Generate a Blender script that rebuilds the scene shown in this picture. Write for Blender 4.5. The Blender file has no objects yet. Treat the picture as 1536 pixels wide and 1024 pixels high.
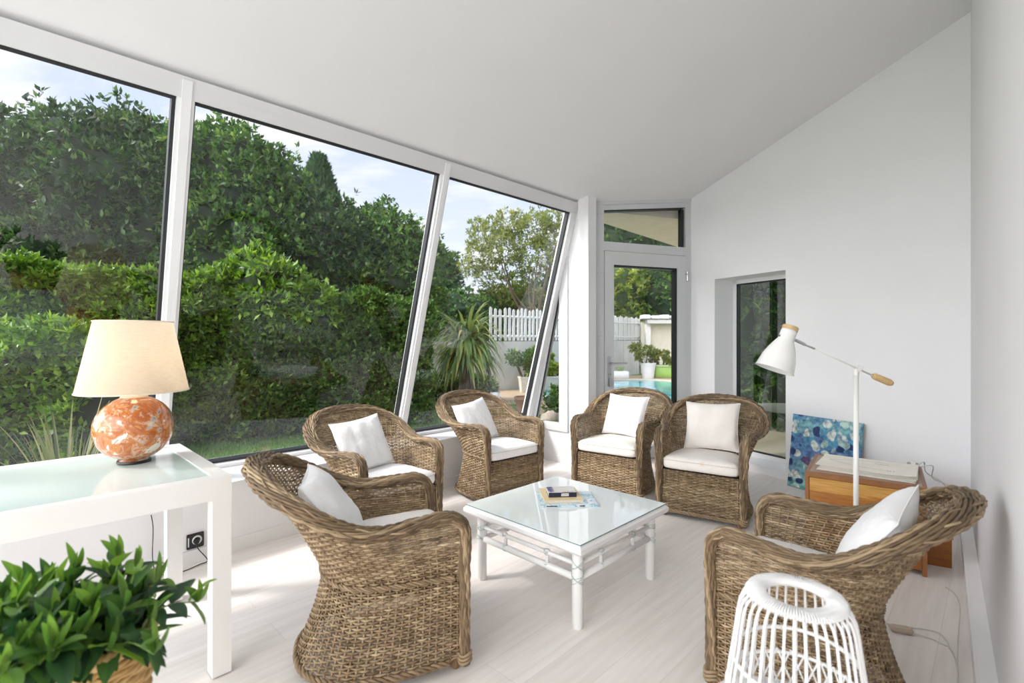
SUNAZ, SUNEL, SUNE, SUNANG = -105, 46, 3.2, 9
FILL_DIR = (-.745, -.596, .298); FILL0, FILLK = .3, 4.6  # direction, threshold and gain of the sky brightening added as room fill
SKYS = 1.08; EXPO = 0.24
import bpy, math, random
import numpy as np
from mathutils import Vector, Matrix, noise

SC = bpy.context.scene
COL = SC.collection
random.seed(7)
RNG = np.random.default_rng(7)
F = 745.0
EYE = 1.35
HY = 508.0
EX = Vector((1, 0, 0))

# ---------------------------------------------------------------- basic geometry helpers
def P(u, v, z=0.0):
    """Point from distance u along the glazed wall and v into the room."""
    return Vector((-1.78 + .6997*u + .7145*v, 3.143 + .7145*u - .6997*v, z))
D1 = Vector((.6997, .7145, 0))
NV = Vector((.7145, -.6997, 0))

def on_line(a, b, px):
    """Where the floor line a-b is met by the sight line of image column px."""
    r = (px - 768.0) / F
    dx, dy = b[0]-a[0], b[1]-a[1]
    t = (r*a[1] - a[0]) / (dx - r*dy)
    return Vector((a[0]+t*dx, a[1]+t*dy, 0))
def zof(py, Y):
    return EYE - (py - HY)*Y/F
def up(p, z): return Vector((p[0], p[1], z))

class MB:
    def __init__(self):
        self.v = []; self.f = []; self.c = []
    def add(self, vs, fs, c=None):
        o = len(self.v)
        self.v += [tuple(p) for p in vs]
        self.f += [tuple(i+o for i in f) for f in fs]
        self.c += [random.random() if c is None else c]*len(fs)
        return self
    def prism(self, pts, off, c=0.5):
        n = len(pts); off = Vector(off)
        vs = [Vector(p) for p in pts] + [Vector(p)+off for p in pts]
        fs = [tuple(range(n-1, -1, -1)), tuple(range(n, 2*n))]
        fs += [(i, (i+1) % n, n+(i+1) % n, n+i) for i in range(n)]
        return self.add(vs, fs, c)
    def box(self, lo, hi, M=None, bev=0.0, c=0.5):
        x0, y0, z0 = lo; x1, y1, z1 = hi
        if bev <= 0:
            vs = [Vector((x, y, z)) for z in (z0, z1) for x, y in ((x0, y0), (x1, y0), (x1, y1), (x0, y1))]
            fs = [(3, 2, 1, 0), (4, 5, 6, 7), (0, 1, 5, 4), (1, 2, 6, 5), (2, 3, 7, 6), (3, 0, 4, 7)]
        else:
            b = bev; vs = []; fs = []
            def ring(z, ins):
                return [Vector(p) for p in (
                    (x0+ins+b, y0+ins, z), (x1-ins-b, y0+ins, z), (x1-ins, y0+ins+b, z), (x1-ins, y1-ins-b, z),
                    (x1-ins-b, y1-ins, z), (x0+ins+b, y1-ins, z), (x0+ins, y1-ins-b, z), (x0+ins, y0+ins+b, z))]
            for z, ins in ((z0, b*.6), (z0+b, 0), (z1-b, 0), (z1, b*.6)):
                vs += ring(z, ins)
            for k in range(3):
                for i in range(8):
                    j = (i+1) % 8
                    fs.append((k*8+i, k*8+j, k*8+8+j, k*8+8+i))
            fs.append(tuple(range(7, -1, -1))); fs.append(tuple(range(24, 32)))
        if M is not None:
            vs = [M @ p for p in vs]
        return self.add(vs, fs, c)
    def beam(self, a, b, w, h, side=None, c=0.5):
        """Rectangular bar from a to b, w across, h in the third direction."""
        a = Vector(a); b = Vector(b); t = (b-a).normalized()
        s = Vector(side) if side is not None else Vector((0, 0, 1)).cross(t)
        s = (s - t*s.dot(t)).normalized(); n = t.cross(s)
        pts = [a+s*w/2+n*h/2, a-s*w/2+n*h/2, a-s*w/2-n*h/2, a+s*w/2-n*h/2]
        return self.prism(pts, b-a, c)
    def tube(self, path, r, k=8, closed=False, caps=True, flat=1.0, up=None, c=None):
        path = [Vector(p) for p in path]; n = len(path)
        rs = r if isinstance(r, (list, tuple)) else [r]*n
        vs = []; fs = []; prev = None
        for i, p in enumerate(path):
            if closed: t = path[(i+1) % n]-path[i-1]
            else: t = path[min(i+1, n-1)]-path[max(i-1, 0)]
            t = t.normalized() if t.length > 1e-9 else Vector((0, 0, 1))
            if up is not None: s = Vector(up)
            elif prev is None:
                s = Vector((0, 0, 1)) if abs(t.z) < .9 else Vector((1, 0, 0))
            else: s = prev
            s = (s - t*s.dot(t))
            s = s.normalized() if s.length > 1e-6 else Vector((1, 0, 0)); prev = s
            b = t.cross(s)
            for j in range(k):
                a = 2*math.pi*j/k
                vs.append(p + s*math.cos(a)*rs[i] + b*math.sin(a)*rs[i]*flat)
        m = n if closed else n-1
        for i in range(m):
            for j in range(k):
                i2 = (i+1) % n
                fs.append((i*k+j, i*k+(j+1) % k, i2*k+(j+1) % k, i2*k+j))
        if caps and not closed:
            fs.append(tuple(range(k-1, -1, -1))); fs.append(tuple((n-1)*k+j for j in range(k)))
        return self.add(vs, fs, c)
    def lathe(self, prof, k=32, M=None, sx=1.0, sy=1.0, c=0.5):
        vs = []; fs = []; n = len(prof)
        for r, z in prof:
            for j in range(k):
                a = 2*math.pi*j/k
                vs.append(Vector((r*math.cos(a)*sx, r*math.sin(a)*sy, z)))
        for i in range(n-1):
            for j in range(k):
                fs.append((i*k+j, i*k+(j+1) % k, (i+1)*k+(j+1) % k, (i+1)*k+j))
        if prof[0][0] > 1e-5: fs.append(tuple(range(k-1, -1, -1)))
        if prof[-1][0] > 1e-5: fs.append(tuple((n-1)*k+j for j in range(k)))
        if M is not None: vs = [M @ p for p in vs]
        return self.add(vs, fs, c)
    def build(self, name, mat, parent=None, smooth=False, loc=None, attr=False):
        me = bpy.data.meshes.new(name)
        me.from_pydata(self.v, [], self.f)
        if smooth is True:
            me.polygons.foreach_set('use_smooth', [True]*len(me.polygons))
        if attr:
            a = me.attributes.new('rnd', 'FLOAT', 'FACE'); a.data.foreach_set('value', self.c)
        me.materials.append(mat); me.update()
        if smooth == 'auto':
            me.polygons.foreach_set('use_smooth', [True]*len(me.polygons))
            me.set_sharp_from_angle(angle=math.radians(38))
        o = bpy.data.objects.new(name, me); COL.objects.link(o)
        if parent is not None: o.parent = parent
        if loc is not None: o.location = loc
        return o

def np_mesh(name, V, Fc, mat, parent=None, rnd=None, smooth=False):
    me = bpy.data.meshes.new(name)
    V = np.asarray(V, dtype=np.float32); Fc = np.asarray(Fc, dtype=np.int32)
    nf, k = Fc.shape
    me.vertices.add(len(V)); me.vertices.foreach_set('co', V.ravel())
    me.loops.add(nf*k); me.loops.foreach_set('vertex_index', Fc.ravel())
    me.polygons.add(nf); me.polygons.foreach_set('loop_start', np.arange(0, nf*k, k, dtype=np.int32))
    me.polygons.foreach_set('loop_total', np.full(nf, k, dtype=np.int32))
    if smooth: me.polygons.foreach_set('use_smooth', np.ones(nf, dtype=bool))
    if rnd is not None:
        a = me.attributes.new('rnd', 'FLOAT', 'FACE'); a.data.foreach_set('value', np.asarray(rnd, dtype=np.float32))
    me.materials.append(mat); me.update(calc_edges=True); me.validate()
    o = bpy.data.objects.new(name, me); COL.objects.link(o)
    if parent is not None: o.parent = parent
    return o

def tag(o, label=None, cat=None, group=None, kind=None):
    if label: o['label'] = label
    if cat: o['category'] = cat
    if group: o['group'] = group
    if kind: o['kind'] = kind
    return o
def thing(name, label, cat, loc=(0, 0, 0), rz=0.0, group=None):
    o = bpy.data.objects.new(name, None); COL.objects.link(o)
    o.location = loc; o.rotation_euler = (0, 0, rz); o.empty_display_size = .1
    return tag(o, label, cat, group)
def struct(o, label=None, cat=None):
    o['kind'] = 'structure'
    return tag(o, label, cat)
def crom(pts, n, closed=False):
    """Catmull-Rom through pts, n samples evenly spaced by length."""
    pts = [Vector(p) for p in pts]; m = len(pts); out = []
    segs = m if closed else m-1
    for i in range(segs):
        if closed: a, b, c, d = pts[i-1], pts[i], pts[(i+1) % m], pts[(i+2) % m]
        else: a, b, c, d = pts[max(i-1, 0)], pts[i], pts[i+1], pts[min(i+2, m-1)]
        for j in range(16):
            t = j/16
            out.append(.5*((2*b)+(c-a)*t+(2*a-5*b+4*c-d)*t*t+(3*b-a-3*c+d)*t**3))
    out.append(pts[0].copy() if closed else pts[-1].copy())
    L = [0.0]
    for i in range(1, len(out)): L.append(L[-1]+(out[i]-out[i-1]).length)
    res = []; k = 0
    cnt = n if closed else n-1
    for i in range(n):
        t = L[-1]*i/cnt
        while k < len(L)-2 and L[k+1] < t: k += 1
        f = (t-L[k])/max(L[k+1]-L[k], 1e-9)
        res.append(out[k].lerp(out[k+1], min(f, 1)))
    return res

# ---------------------------------------------------------------- materials
def new_mat(name):
    m = bpy.data.materials.new(name); m.use_nodes = True
    nt = m.node_tree; b = nt.nodes['Principled BSDF']
    return m, nt, b
def N(nt, t, **kw):
    n = nt.nodes.new(t)
    for k, v in kw.items():
        if hasattr(n, k): setattr(n, k, v)
        else: n.inputs[k].default_value = v
    return n
def ramp(nt, stops, interp='LINEAR'):
    r = nt.nodes.new('ShaderNodeValToRGB'); cr = r.color_ramp; cr.interpolation = interp
    while len(cr.elements) < len(stops): cr.elements.new(.5)
    for e, (p, c) in zip(cr.elements, stops):
        e.position = p; e.color = (*c, 1)
    return r
def plain(name, col, rough=.5, metal=0.0, bump=0.0, bscale=60, var=0.04, vscale=6, spec=.5, trans=0):
    m, nt, b = new_mat(name)
    tc = N(nt, 'ShaderNodeTexCoord')
    nz = N(nt, 'ShaderNodeTexNoise'); nz.inputs['Scale'].default_value = vscale; nz.inputs['Detail'].default_value = 5
    nt.links.new(tc.outputs['Object'], nz.inputs['Vector'])
    r = ramp(nt, [(.3, tuple(c*(1-var) for c in col)), (.7, tuple(min(1, c*(1+var)) for c in col))])
    nt.links.new(nz.outputs['Fac'], r.inputs['Fac']); nt.links.new(r.outputs['Color'], b.inputs['Base Color'])
    b.inputs['Roughness'].default_value = rough; b.inputs['Metallic'].default_value = metal
    b.inputs['Specular IOR Level'].default_value = spec
    if bump:
        n2 = N(nt, 'ShaderNodeTexNoise'); n2.inputs['Scale'].default_value = bscale; n2.inputs['Detail'].default_value = 6
        nt.links.new(tc.outputs['Object'], n2.inputs['Vector'])
        bp = N(nt, 'ShaderNodeBump'); bp.inputs['Strength'].default_value = bump; bp.inputs['Distance'].default_value = .01
        nt.links.new(n2.outputs['Fac'], bp.inputs['Height']); nt.links.new(bp.outputs['Normal'], b.inputs['Normal'])
    return m

def glass_mat(name, tint=(.98, .978, .978), refl=1.0):
    m = bpy.data.materials.new(name); m.use_nodes = True; nt = m.node_tree; nt.nodes.clear()
    out = N(nt, 'ShaderNodeOutputMaterial'); mx = N(nt, 'ShaderNodeMixShader')
    tr = N(nt, 'ShaderNodeBsdfTransparent'); tr.inputs['Color'].default_value = (*tint, 1)
    gl = N(nt, 'ShaderNodeBsdfGlossy'); gl.inputs['Roughness'].default_value = .0
    fr = N(nt, 'ShaderNodeFresnel'); fr.inputs['IOR'].default_value = 1.5
    mu = N(nt, 'ShaderNodeMath', operation='MULTIPLY'); mu.inputs[1].default_value = refl
    nt.links.new(fr.outputs[0], mu.inputs[0]); nt.links.new(mu.outputs[0], mx.inputs[0])
    nt.links.new(tr.outputs[0], mx.inputs[1]); nt.links.new(gl.outputs[0], mx.inputs[2])
    nt.links.new(mx.outputs[0], out.inputs[0])
    return m

def leaf_mat(name, cols, transl=.35, rough=.45, spec=.4):
    """Leaf colour picked per leaf from the rnd attribute; lets some light through."""
    m, nt, b = new_mat(name)
    at = N(nt, 'ShaderNodeAttribute', attribute_name='rnd')
    k = len(cols)
    r = ramp(nt, [(i/(k-1), c) for i, c in enumerate(cols)])
    nt.links.new(at.outputs['Fac'], r.inputs['Fac']); nt.links.new(r.outputs['Color'], b.inputs['Base Color'])
    b.inputs['Roughness'].default_value = rough; b.inputs['Specular IOR Level'].default_value = spec
    out = nt.nodes['Material Output']; mx = N(nt, 'ShaderNodeMixShader'); mx.inputs[0].default_value = transl
    tl = N(nt, 'ShaderNodeBsdfTranslucent')
    hs = N(nt, 'ShaderNodeHueSaturation'); hs.inputs['Value'].default_value = 1.5; hs.inputs['Saturation'].default_value = 1.1
    nt.links.new(r.outputs['Color'], hs.inputs['Color']); nt.links.new(hs.outputs['Color'], tl.inputs['Color'])
    nt.links.new(b.outputs[0], mx.inputs[1]); nt.links.new(tl.outputs[0], mx.inputs[2])
    nt.links.new(mx.outputs[0], out.inputs[0])
    return m

M = {}
M['wall'] = plain('white_plaster', (.82, .815, .83), .75, bump=.12, bscale=70, var=.015, vscale=1.5, spec=.2)
M['ceil'] = plain('ceiling_paint', (.79, .785, .795), .8, bump=.06, bscale=50, var=.012, vscale=1.2, spec=.2)
M['skirt'] = plain('white_skirting_paint', (.82, .81, .80), .45, var=.02)
M['frame'] = plain('white_window_paint', (.80, .80, .81), .32, var=.012)
M['grey'] = plain('pale_grey_aluminium', (.60, .61, .62), .4, var=.015)
M['gasket'] = plain('black_rubber', (.012, .013, .015), .45, var=.1)
M['lacq'] = plain('white_lacquer', (.82, .81, .79), .3, var=.012)
M['lacq2'] = plain('white_painted_rattan', (.83, .82, .81), .32, bump=.05, bscale=30, var=.02)
M['chrome'] = plain('brushed_chrome', (.55, .55, .55), .22, metal=1.0)
M['steel'] = plain('satin_steel', (.5, .5, .52), .35, metal=.8)
M['cloth'] = plain('off_white_cotton', (.80, .77, .745), .9, bump=.35, bscale=45, var=.02, vscale=9, spec=.15)
M['cloth2'] = plain('white_cotton', (.86, .855, .86), .9, bump=.35, bscale=40, var=.015, vscale=9, spec=.15)
M['piping'] = plain('cotton_piping', (.66, .62, .58), .9)
M['beech'] = plain('pale_beech', (.62, .42, .20), .5, var=.12, vscale=20)
M['black'] = plain('black_plastic', (.015, .015, .016), .4)
M['whiteplastic'] = plain('white_plastic', (.75, .75, .74), .35)
M['cable'] = plain('dark_cable', (.03, .03, .03), .5)
M['wcable'] = plain('pale_cable', (.62, .60, .56), .5)
M['glass'] = glass_mat('window_glass', refl=1.35)
M['tint'] = glass_mat('grey_green_glass', (.52, .63, .61), 5.0)

def wicker_mat(name, stops, sc=22, ka=.55, kn=.9, ks=.22):
    m, nt, b = new_mat(name)
    at = N(nt, 'ShaderNodeAttribute', attribute_name='rnd')
    tc = N(nt, 'ShaderNodeTexCoord')
    mp = N(nt, 'ShaderNodeMapping'); mp.inputs['Scale'].default_value = (1, 1, 1.6)
    nz = N(nt, 'ShaderNodeTexNoise'); nz.inputs['Scale'].default_value = sc; nz.inputs['Detail'].default_value = 4
    nt.links.new(tc.outputs['Object'], mp.inputs['Vector']); nt.links.new(mp.outputs[0], nz.inputs['Vector'])
    ma = N(nt, 'ShaderNodeMath', operation='MULTIPLY'); ma.inputs[1].default_value = ka
    mb = N(nt, 'ShaderNodeMath', operation='MULTIPLY_ADD'); mb.inputs[1].default_value = kn
    nt.links.new(at.outputs['Fac'], ma.inputs[0]); nt.links.new(nz.outputs['Fac'], mb.inputs[0]); nt.links.new(ma.outputs[0], mb.inputs[2])
    sb = N(nt, 'ShaderNodeMath', operation='SUBTRACT'); sb.inputs[1].default_value = ks
    nt.links.new(mb.outputs[0], sb.inputs[0])
    r = ramp(nt, stops)
    nt.links.new(sb.outputs[0], r.inputs['Fac']); nt.links.new(r.outputs['Color'], b.inputs['Base Color'])
    b.inputs['Roughness'].default_value = .5; b.inputs['Specular IOR Level'].default_value = .35
    return m
WK = [(.0, (.045, .028, .015)), (.28, (.18, .118, .064)), (.60, (.36, .258, .152)), (1.0, (.68, .54, .35))]
M['wicker'] = wicker_mat('woven_rattan', WK)
M['rimw'] = wicker_mat('rattan_braid', [(.0, (.05, .032, .018)), (.35, (.20, .135, .076)), (.7, (.37, .27, .162)), (1.0, (.58, .45, .29))], 14, .62, .40, .06)
M['wood'] = plain('brown_wood_foot', (.22, .13, .065), .5, var=.2, vscale=15)
M['deck'] = plain('dark_rattan_deck', (.12, .08, .045), .8)

def floor_mat():
    m, nt, b = new_mat('whitewashed_planks')
    tc = N(nt, 'ShaderNodeTexCoord')
    mp = N(nt, 'ShaderNodeMapping'); mp.inputs['Rotation'].default_value = (0, 0, -math.atan2(.7145, .6997))
    nt.links.new(tc.outputs['Object'], mp.inputs['Vector'])
    br = N(nt, 'ShaderNodeTexBrick'); br.offset = .37; br.offset_frequency = 2
    br.inputs['Color1'].default_value = (.80, .75, .71, 1); br.inputs['Color2'].default_value = (.85, .805, .77, 1)
    br.inputs['Mortar'].default_value = (.68, .64, .61, 1)
    br.inputs['Scale'].default_value = 1; br.inputs['Mortar Size'].default_value = .0012
    br.inputs['Brick Width'].default_value = 1.4; br.inputs['Row Height'].default_value = .19
    nt.links.new(mp.outputs[0], br.inputs['Vector'])
    mp2 = N(nt, 'ShaderNodeMapping'); mp2.inputs['Scale'].default_value = (1.2, 14, 1)
    nt.links.new(mp.outputs[0], mp2.inputs['Vector'])
    nz = N(nt, 'ShaderNodeTexNoise'); nz.inputs['Scale'].default_value = 2.2; nz.inputs['Detail'].default_value = 8
    nt.links.new(mp2.outputs[0], nz.inputs['Vector'])
    r = ramp(nt, [(.3, (.90, .885, .875)), (.65, (1, 1, 1))])
    nt.links.new(nz.outputs['Fac'], r.inputs['Fac'])
    mx = N(nt, 'ShaderNodeMixRGB', blend_type='MULTIPLY'); mx.inputs[0].default_value = 1
    nt.links.new(br.outputs['Color'], mx.inputs[1]); nt.links.new(r.outputs[0], mx.inputs[2])
    nt.links.new(mx.outputs[0], b.inputs['Base Color'])
    b.inputs['Roughness'].default_value = .38; b.inputs['Specular IOR Level'].default_value = .4
    return m
M['floor'] = floor_mat()

# ================================================================ ROOM
def ceil_z(p):
    v = .7145*(p[0]+1.78) - .6997*(p[1]-3.143)
    return 2.805 + .276*(v-.27)
W1 = Vector((2.61, 4.744, 0)); WD = Vector((.443, -.896, 0)).normalized(); WN = Vector((.896, .443, 0)).normalized()
DL = Vector((.884, 5.397, 0)); DR = Vector((2.072, 5.832, 0))
CR = Vector((3.2275, 3.495, 0)); RD = Vector((-.6540, -.7565, 0)); RN = Vector((.7565, -.6540, 0))
U0, U1 = -3.4, 3.25
def vw(u): return -.0615*u
def vb(u): return -.475 + .02*u
VT = .25; ZB = .44
def zt(u): return ceil_z(P(u, VT))

# floor and ceiling
rb = CR + RD*6.3
foot = [P(U0, vw(U0)-.3), P(U1, -.5), P(U1+.12, .42), DL+Vector((.0, .12, 0)), DR+Vector((.3, .3, 0)), CR+WN*.3, rb+RN*.3]
fl = MB().prism([Vector((p.x, p.y, 0)) for p in foot], (0, 0, -.12)).build('floor', M['floor'])
struct(fl, 'pale whitewashed plank floor', 'floor')
cpts = [P(U0, .18), P(U1+.12, .18), DL+Vector((0, .12, 0)), DR+Vector((.3, .2, 0)), CR+WN*.3+RN*.2, rb+RN*.3]
cpts = [Vector((p.x, p.y, ceil_z(p))) for p in cpts]
ce = MB().prism(cpts, (0, 0, .22)).build('ceiling', M['ceil']); struct(ce, 'sloping white ceiling', 'ceiling')

# low wall under the glazing
m = MB(); a0 = P(U0, vw(U0)); a1 = P(U1, vw(U1)); g0 = P(U0, vb(U0)-.06); g1 = P(U1, vb(U1)-.06)
m.prism([a0, a1, g1, g0], (0, 0, ZB-.02))
wl = m.build('wall_left', M['wall']); struct(wl, 'low white wall below the slanted glazing', 'wall')
m = MB(); m.prism([P(U0, vw(U0)+.012, ZB-.025), P(U1, vw(U1)+.012, ZB-.025), P(U1, vb(U1)-.05, ZB-.025), P(U0, vb(U0)-.05, ZB-.025)], (0, 0, .03))
struct(m.build('window_sill', M['frame']), 'white inner sill of the slanted glazing', 'sill')
m = MB(); m.prism([P(U0, vw(U0)+.012), P(U1, vw(U1)+.012), P(U1, vw(U1)-.01), P(U0, vw(U0)-.01)], (0, 0, .085))
struct(m.build('baseboard_left', M['skirt']), 'white baseboard below the glazing', 'baseboard')

# slanted glazing
def G(u, w, n=0.0):
    b = P(u, vb(u), ZB); t = P(u, VT, zt(u)); s = (t-b); L = s.length; s.normalize()
    nn = D1.cross(s)
    if nn.dot(NV) < 0: nn = -nn
    return b + s*(w if w >= 0 else L+w) + nn*n
def Glen(u):
    return (P(u, VT, zt(u))-P(u, vb(u), ZB)).length
def gq(m, u0, u1, w0, w1, n0, n1):
    a = [G(u0, w0, n0), G(u1, w0, n0), G(u1, w1, n0), G(u0, w1, n0)]
    b = [G(u0, w0, n1), G(u1, w0, n1), G(u1, w1, n1), G(u0, w1, n1)]
    m.add(a+b, [(3, 2, 1, 0), (4, 5, 6, 7), (0, 1, 5, 4), (1, 2, 6, 5), (2, 3, 7, 6), (3, 0, 4, 7)], .5)
MU = [-3.4, -2.05, -.30, 1.5, 3.2]
HW = .042
m = MB(); gq(m, U0, U1, -.115, -.001, -.05, .06)
M['rail'] = plain('shade_greyed_head_rail', (.68, .68, .69), .4, var=.012)  # greyer than the white frame: the rail's shade is put into its colour
struct(m.build('trim_1', M['rail']), 'white head rail along the top of the glazing', 'window trim')
m = MB(); gq(m, U0, U1, .0, .05, -.05, .05)
struct(m.build('trim_2', M['frame']), 'white bottom rail of the glazing', 'window trim')
for i, uu in enumerate(MU):
    m = MB(); gq(m, uu-HW, uu+HW, .02, -.02, -.05, .055)
    if uu < 3: gq(m, uu-HW*.55, uu+HW*.55, .02, -.02, .055, .07)
    struct(m.build('trim_%d' % (i+3), M['frame']), 'white slanted mullion of the glazing', 'window trim')
for i in range(4):
    ua, ub = MU[i]+HW, MU[i+1]-HW
    r = struct(thing('window_%d' % (i+1), 'tall slanted window pane facing the hedge', 'window'))
    m = MB()
    gq(m, ub-.018, ub+.002, .05, -.115, -.02, .026); gq(m, ua-.002, ua+.012, .05, -.115, -.02, .02)
    gq(m, ua, ub, .05, .066, -.02, .022); gq(m, ua, ub, -.130, -.114, -.02, .03)
    m.build('gasket', M['gasket'], r)
    m = MB(); m.add([G(ua, .05, 0), G(ub, .05, 0), G(ub, -.115, 0), G(ua, -.115, 0)], [(0, 1, 2, 3)])
    m.build('glass_pane', M['glass'], r)

m = MB()
for uu in (-.30, 1.5): gq(m, uu+.004, uu+.007, -.113, -.02, .0595, .0606)
struct(m.build('trim_seam', M['gasket']), 'thin dark joints in the head rail', 'joint')
# end wall with the triangular window
def E(v, z, d=0.0): return P(U1+d, v, z)
def vs(z): return vb(U1) + (VT-vb(U1))*(z-ZB)/(zt(U1)-ZB)
m = MB(); T = (D1*.14)
ec = lambda v: ceil_z(P(U1, v))+.03
m.prism([E(-.5, 0), E(.42, 0), E(.42, .36), E(-.5, .36)], T)
m.prism([E(.154, .36), E(.42, .36), E(.42, ec(.42)), E(.154, ec(.154))], T)
m.prism([E(vs(2.2)+.02, 2.2), E(.154, 2.2), E(.154, ec(.154)), E(vs(2.7), 2.75)], T)
q0, q1 = P(U1+.01, .40), DL.copy()
n = Vector((-(q1-q0).y, (q1-q0).x, 0)).normalized()*.1
m.prism([q0, q1, Vector((q1.x, q1.y, ceil_z(q1)+.03)), Vector((q0.x, q0.y, ceil_z(q0)+.03))], n)
struct(m.build('wall_back_left', M['wall']), 'narrow white wall between glazing and door', 'wall')
m = MB()
for dz0, dz1, dd in ((0, .07, -.012),):
    m.prism([E(-.21, dz0, dd), E(.405, dz0, dd), E(.405, dz1, dd), E(-.21, dz1, dd)], D1*.012)
struct(m.build('baseboard_back', M['skirt']), 'thin white baseboard beside the door', 'baseboard')
w5 = struct(thing('window_5', 'small triangular window beside the slanted glazing', 'window'))
m = MB(); T2 = D1*.05
m.prism([E(-.40, .345, -.02), E(.160, .345, -.02), E(.160, .435, -.02), E(-.40, .425, -.02)], T2)
m.prism([E(.045, .43, -.02), E(.160, .43, -.02), E(.160, 2.24, -.02), E(.045, 2.24, -.02)], T2)
so = lambda z: vs(z)+.11
m.prism([E(so(.43)-.09, .43, -.01), E(so(.43), .43, -.01), E(.05, 1.86, -.01), E(.05, 2.2, -.01)], T2)
m.build('frame', M['grey'], w5)
m = MB(); m.prism([E(so(.43)-.002, .43, -.012), E(so(.43)+.014, .44, -.012), E(.047, 1.80, -.012), E(.047, 1.87, -.012)], D1*.01)
m.build('gasket', M['gasket'], w5)
m = MB()
for z in (.60, 1.02, 1.5, 1.95):
    for vv in (.068, .14):
        m.lathe([(.006, 0), (.004, .003)], 10, Matrix.Translation(E(vv, z, -.02)) @ D1.to_track_quat('-Z', 'Y').to_matrix().to_4x4())
m.build('screw', M['steel'], w5)
m = MB(); m.add([E(so(.43), .43, .01), E(.046, .43, .01), E(.046, 1.84, .01)], [(0, 1, 2)]); m.build('glass_pane', M['glass'], w5)

# door with transom
dd = (DR-DL).normalized(); dn = Vector((dd.y, -dd.x, 0))   # dn points into the room
def dpt(px, py=None, n=0.0, z=None):
    p = on_line(DL, DR, px); zz = z if z is not None else zof(py, p.y)
    return Vector((p.x, p.y, zz)) + dn*n
def sq(m, x0, x1, z0, z1, n0, n1):
    a = on_line(DL, DR, x0); b = on_line(DL, DR, x1)
    m.prism([Vector((a.x, a.y, z0))+dn*n0, Vector((b.x, b.y, z0))+dn*n0, Vector((b.x, b.y, z1))+dn*n0, Vector((a.x, a.y, z1))+dn*n0], dn*(n1-n0))
zT = 2.72; zTG0, zTG1 = 2.41, 2.74; zL = 2.305; zLG = 2.16
dr = struct(thing('door_1', 'grey framed glass door to the pool with a transom', 'door'))
def hdr(m, x0, x1, drop, n1, top=-.03):
    a = on_line(DL, DR, x0); b = on_line(DL, DR, x1); ca, cb_ = ceil_z(a), ceil_z(b)
    m.prism([up(a, ca-drop)-dn*.05, up(b, cb_-drop)-dn*.05, up(b, cb_-top)-dn*.05, up(a, ca-top)-dn*.05], dn*(n1+.05))
m = MB()
sq(m, 890, 903.2, 0, zT+.09, -.05, .04); sq(m, 1024.8, 1034, 0, zT+.24, -.05, .04)
hdr(m, 889.6, 1034, .028, .045); hdr(m, 903, 1025, .085, .04, .03); sq(m, 903, 1025, zL+.006, zTG0, -.05, .04)
m.build('frame', M['grey'], dr)
m = MB()
sq(m, 903.8, 917, .01, zL, -.03, .055); sq(m, 1011.5, 1024.6, .01, zL, -.03, .055)
sq(m, 917, 1011.5, zLG, zL, -.03, .055); sq(m, 917, 1011.5, .01, .14, -.03, .055)
leaf = m.build('leaf', M['grey'], dr)
m = MB()
sq(m, 1008.6, 1011.6, .14, zLG, -.02, .045); sq(m, 917, 1011, zLG-.02, zLG+.001, -.02, .045); sq(m, 916.9, 917.7, .14, zLG, -.02, .045)
sq(m, 1018.8, 1022.6, zTG0, zTG1+.11, -.02, .03); hdr(m, 903, 1022, .10, .03, .08)
m.build('gasket', M['gasket'], leaf)
m = MB(); a = on_line(DL, DR, 917); b = on_line(DL, DR, 1011)
m.add([Vector((a.x, a.y, .14)), Vector((b.x, b.y, .14)), Vector((b.x, b.y, zLG)), Vector((a.x, a.y, zLG))], [(0, 1, 2, 3)])
m.build('glass_pane', M['glass'], leaf)
m = MB(); a = on_line(DL, DR, 903); b = on_line(DL, DR, 1022)
m.add([Vector((a.x, a.y, zTG0)), Vector((b.x, b.y, zTG0)), Vector((b.x, b.y, zTG1+.12)), Vector((a.x, a.y, zTG1+.02))], [(0, 1, 2, 3)])
m.build('transom_pane', M['glass'], dr)
m = MB()
h0 = dpt(909.5, 544, .06); h1 = dpt(909.5, 544, .11); h2 = dpt(932, 544, .11)
m.tube([h0, h1], .011, 12); m.tube([h1-dd*.01, h1.lerp(h2, .5), h2], [.011, .0095, .009], 12)
m.beam(dpt(909.5, 534, .06), dpt(909.5, 578, .06), .035, .012, side=dd)
m.tube([dpt(909.5, 560, .06), dpt(909.5, 560, .075)], .009, 12)
m.build('door_handle', M['steel'], leaf, 'auto')
m = MB(); m.tube([dpt(910, 560, .07), dpt(910, 561, .09)], .007, 10); m.beam(dpt(910, 566, .085), dpt(910, 579, .085), .03, .012, side=dd)
m.build('key', M['steel'], leaf, 'auto')
m = MB()
for py in (415,):
    c = dpt(1026.5, py, .055); m.tube([c-Vector((0, 0, .055)), c+Vector((0, 0, .055))], .014, 12); m.beam(c-dd*.035+Vector((0, 0, .02)), c+Vector((0, 0, .02)), .045, .012)
c = dpt(1026.5, z=.35, n=.055); m.tube([c-Vector((0, 0, .05)), c+Vector((0, 0, .05))], .014, 12)
m.build('hinge', M['chrome'], dr, 'auto')
m = MB()
for px in (894, 899):
    for py in (322, 410, 504, 600):
        c = dpt(px, py, .041); m.tube([c, c+dn*.003], .006, 8)
m.build('screw', M['steel'], dr)

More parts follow.
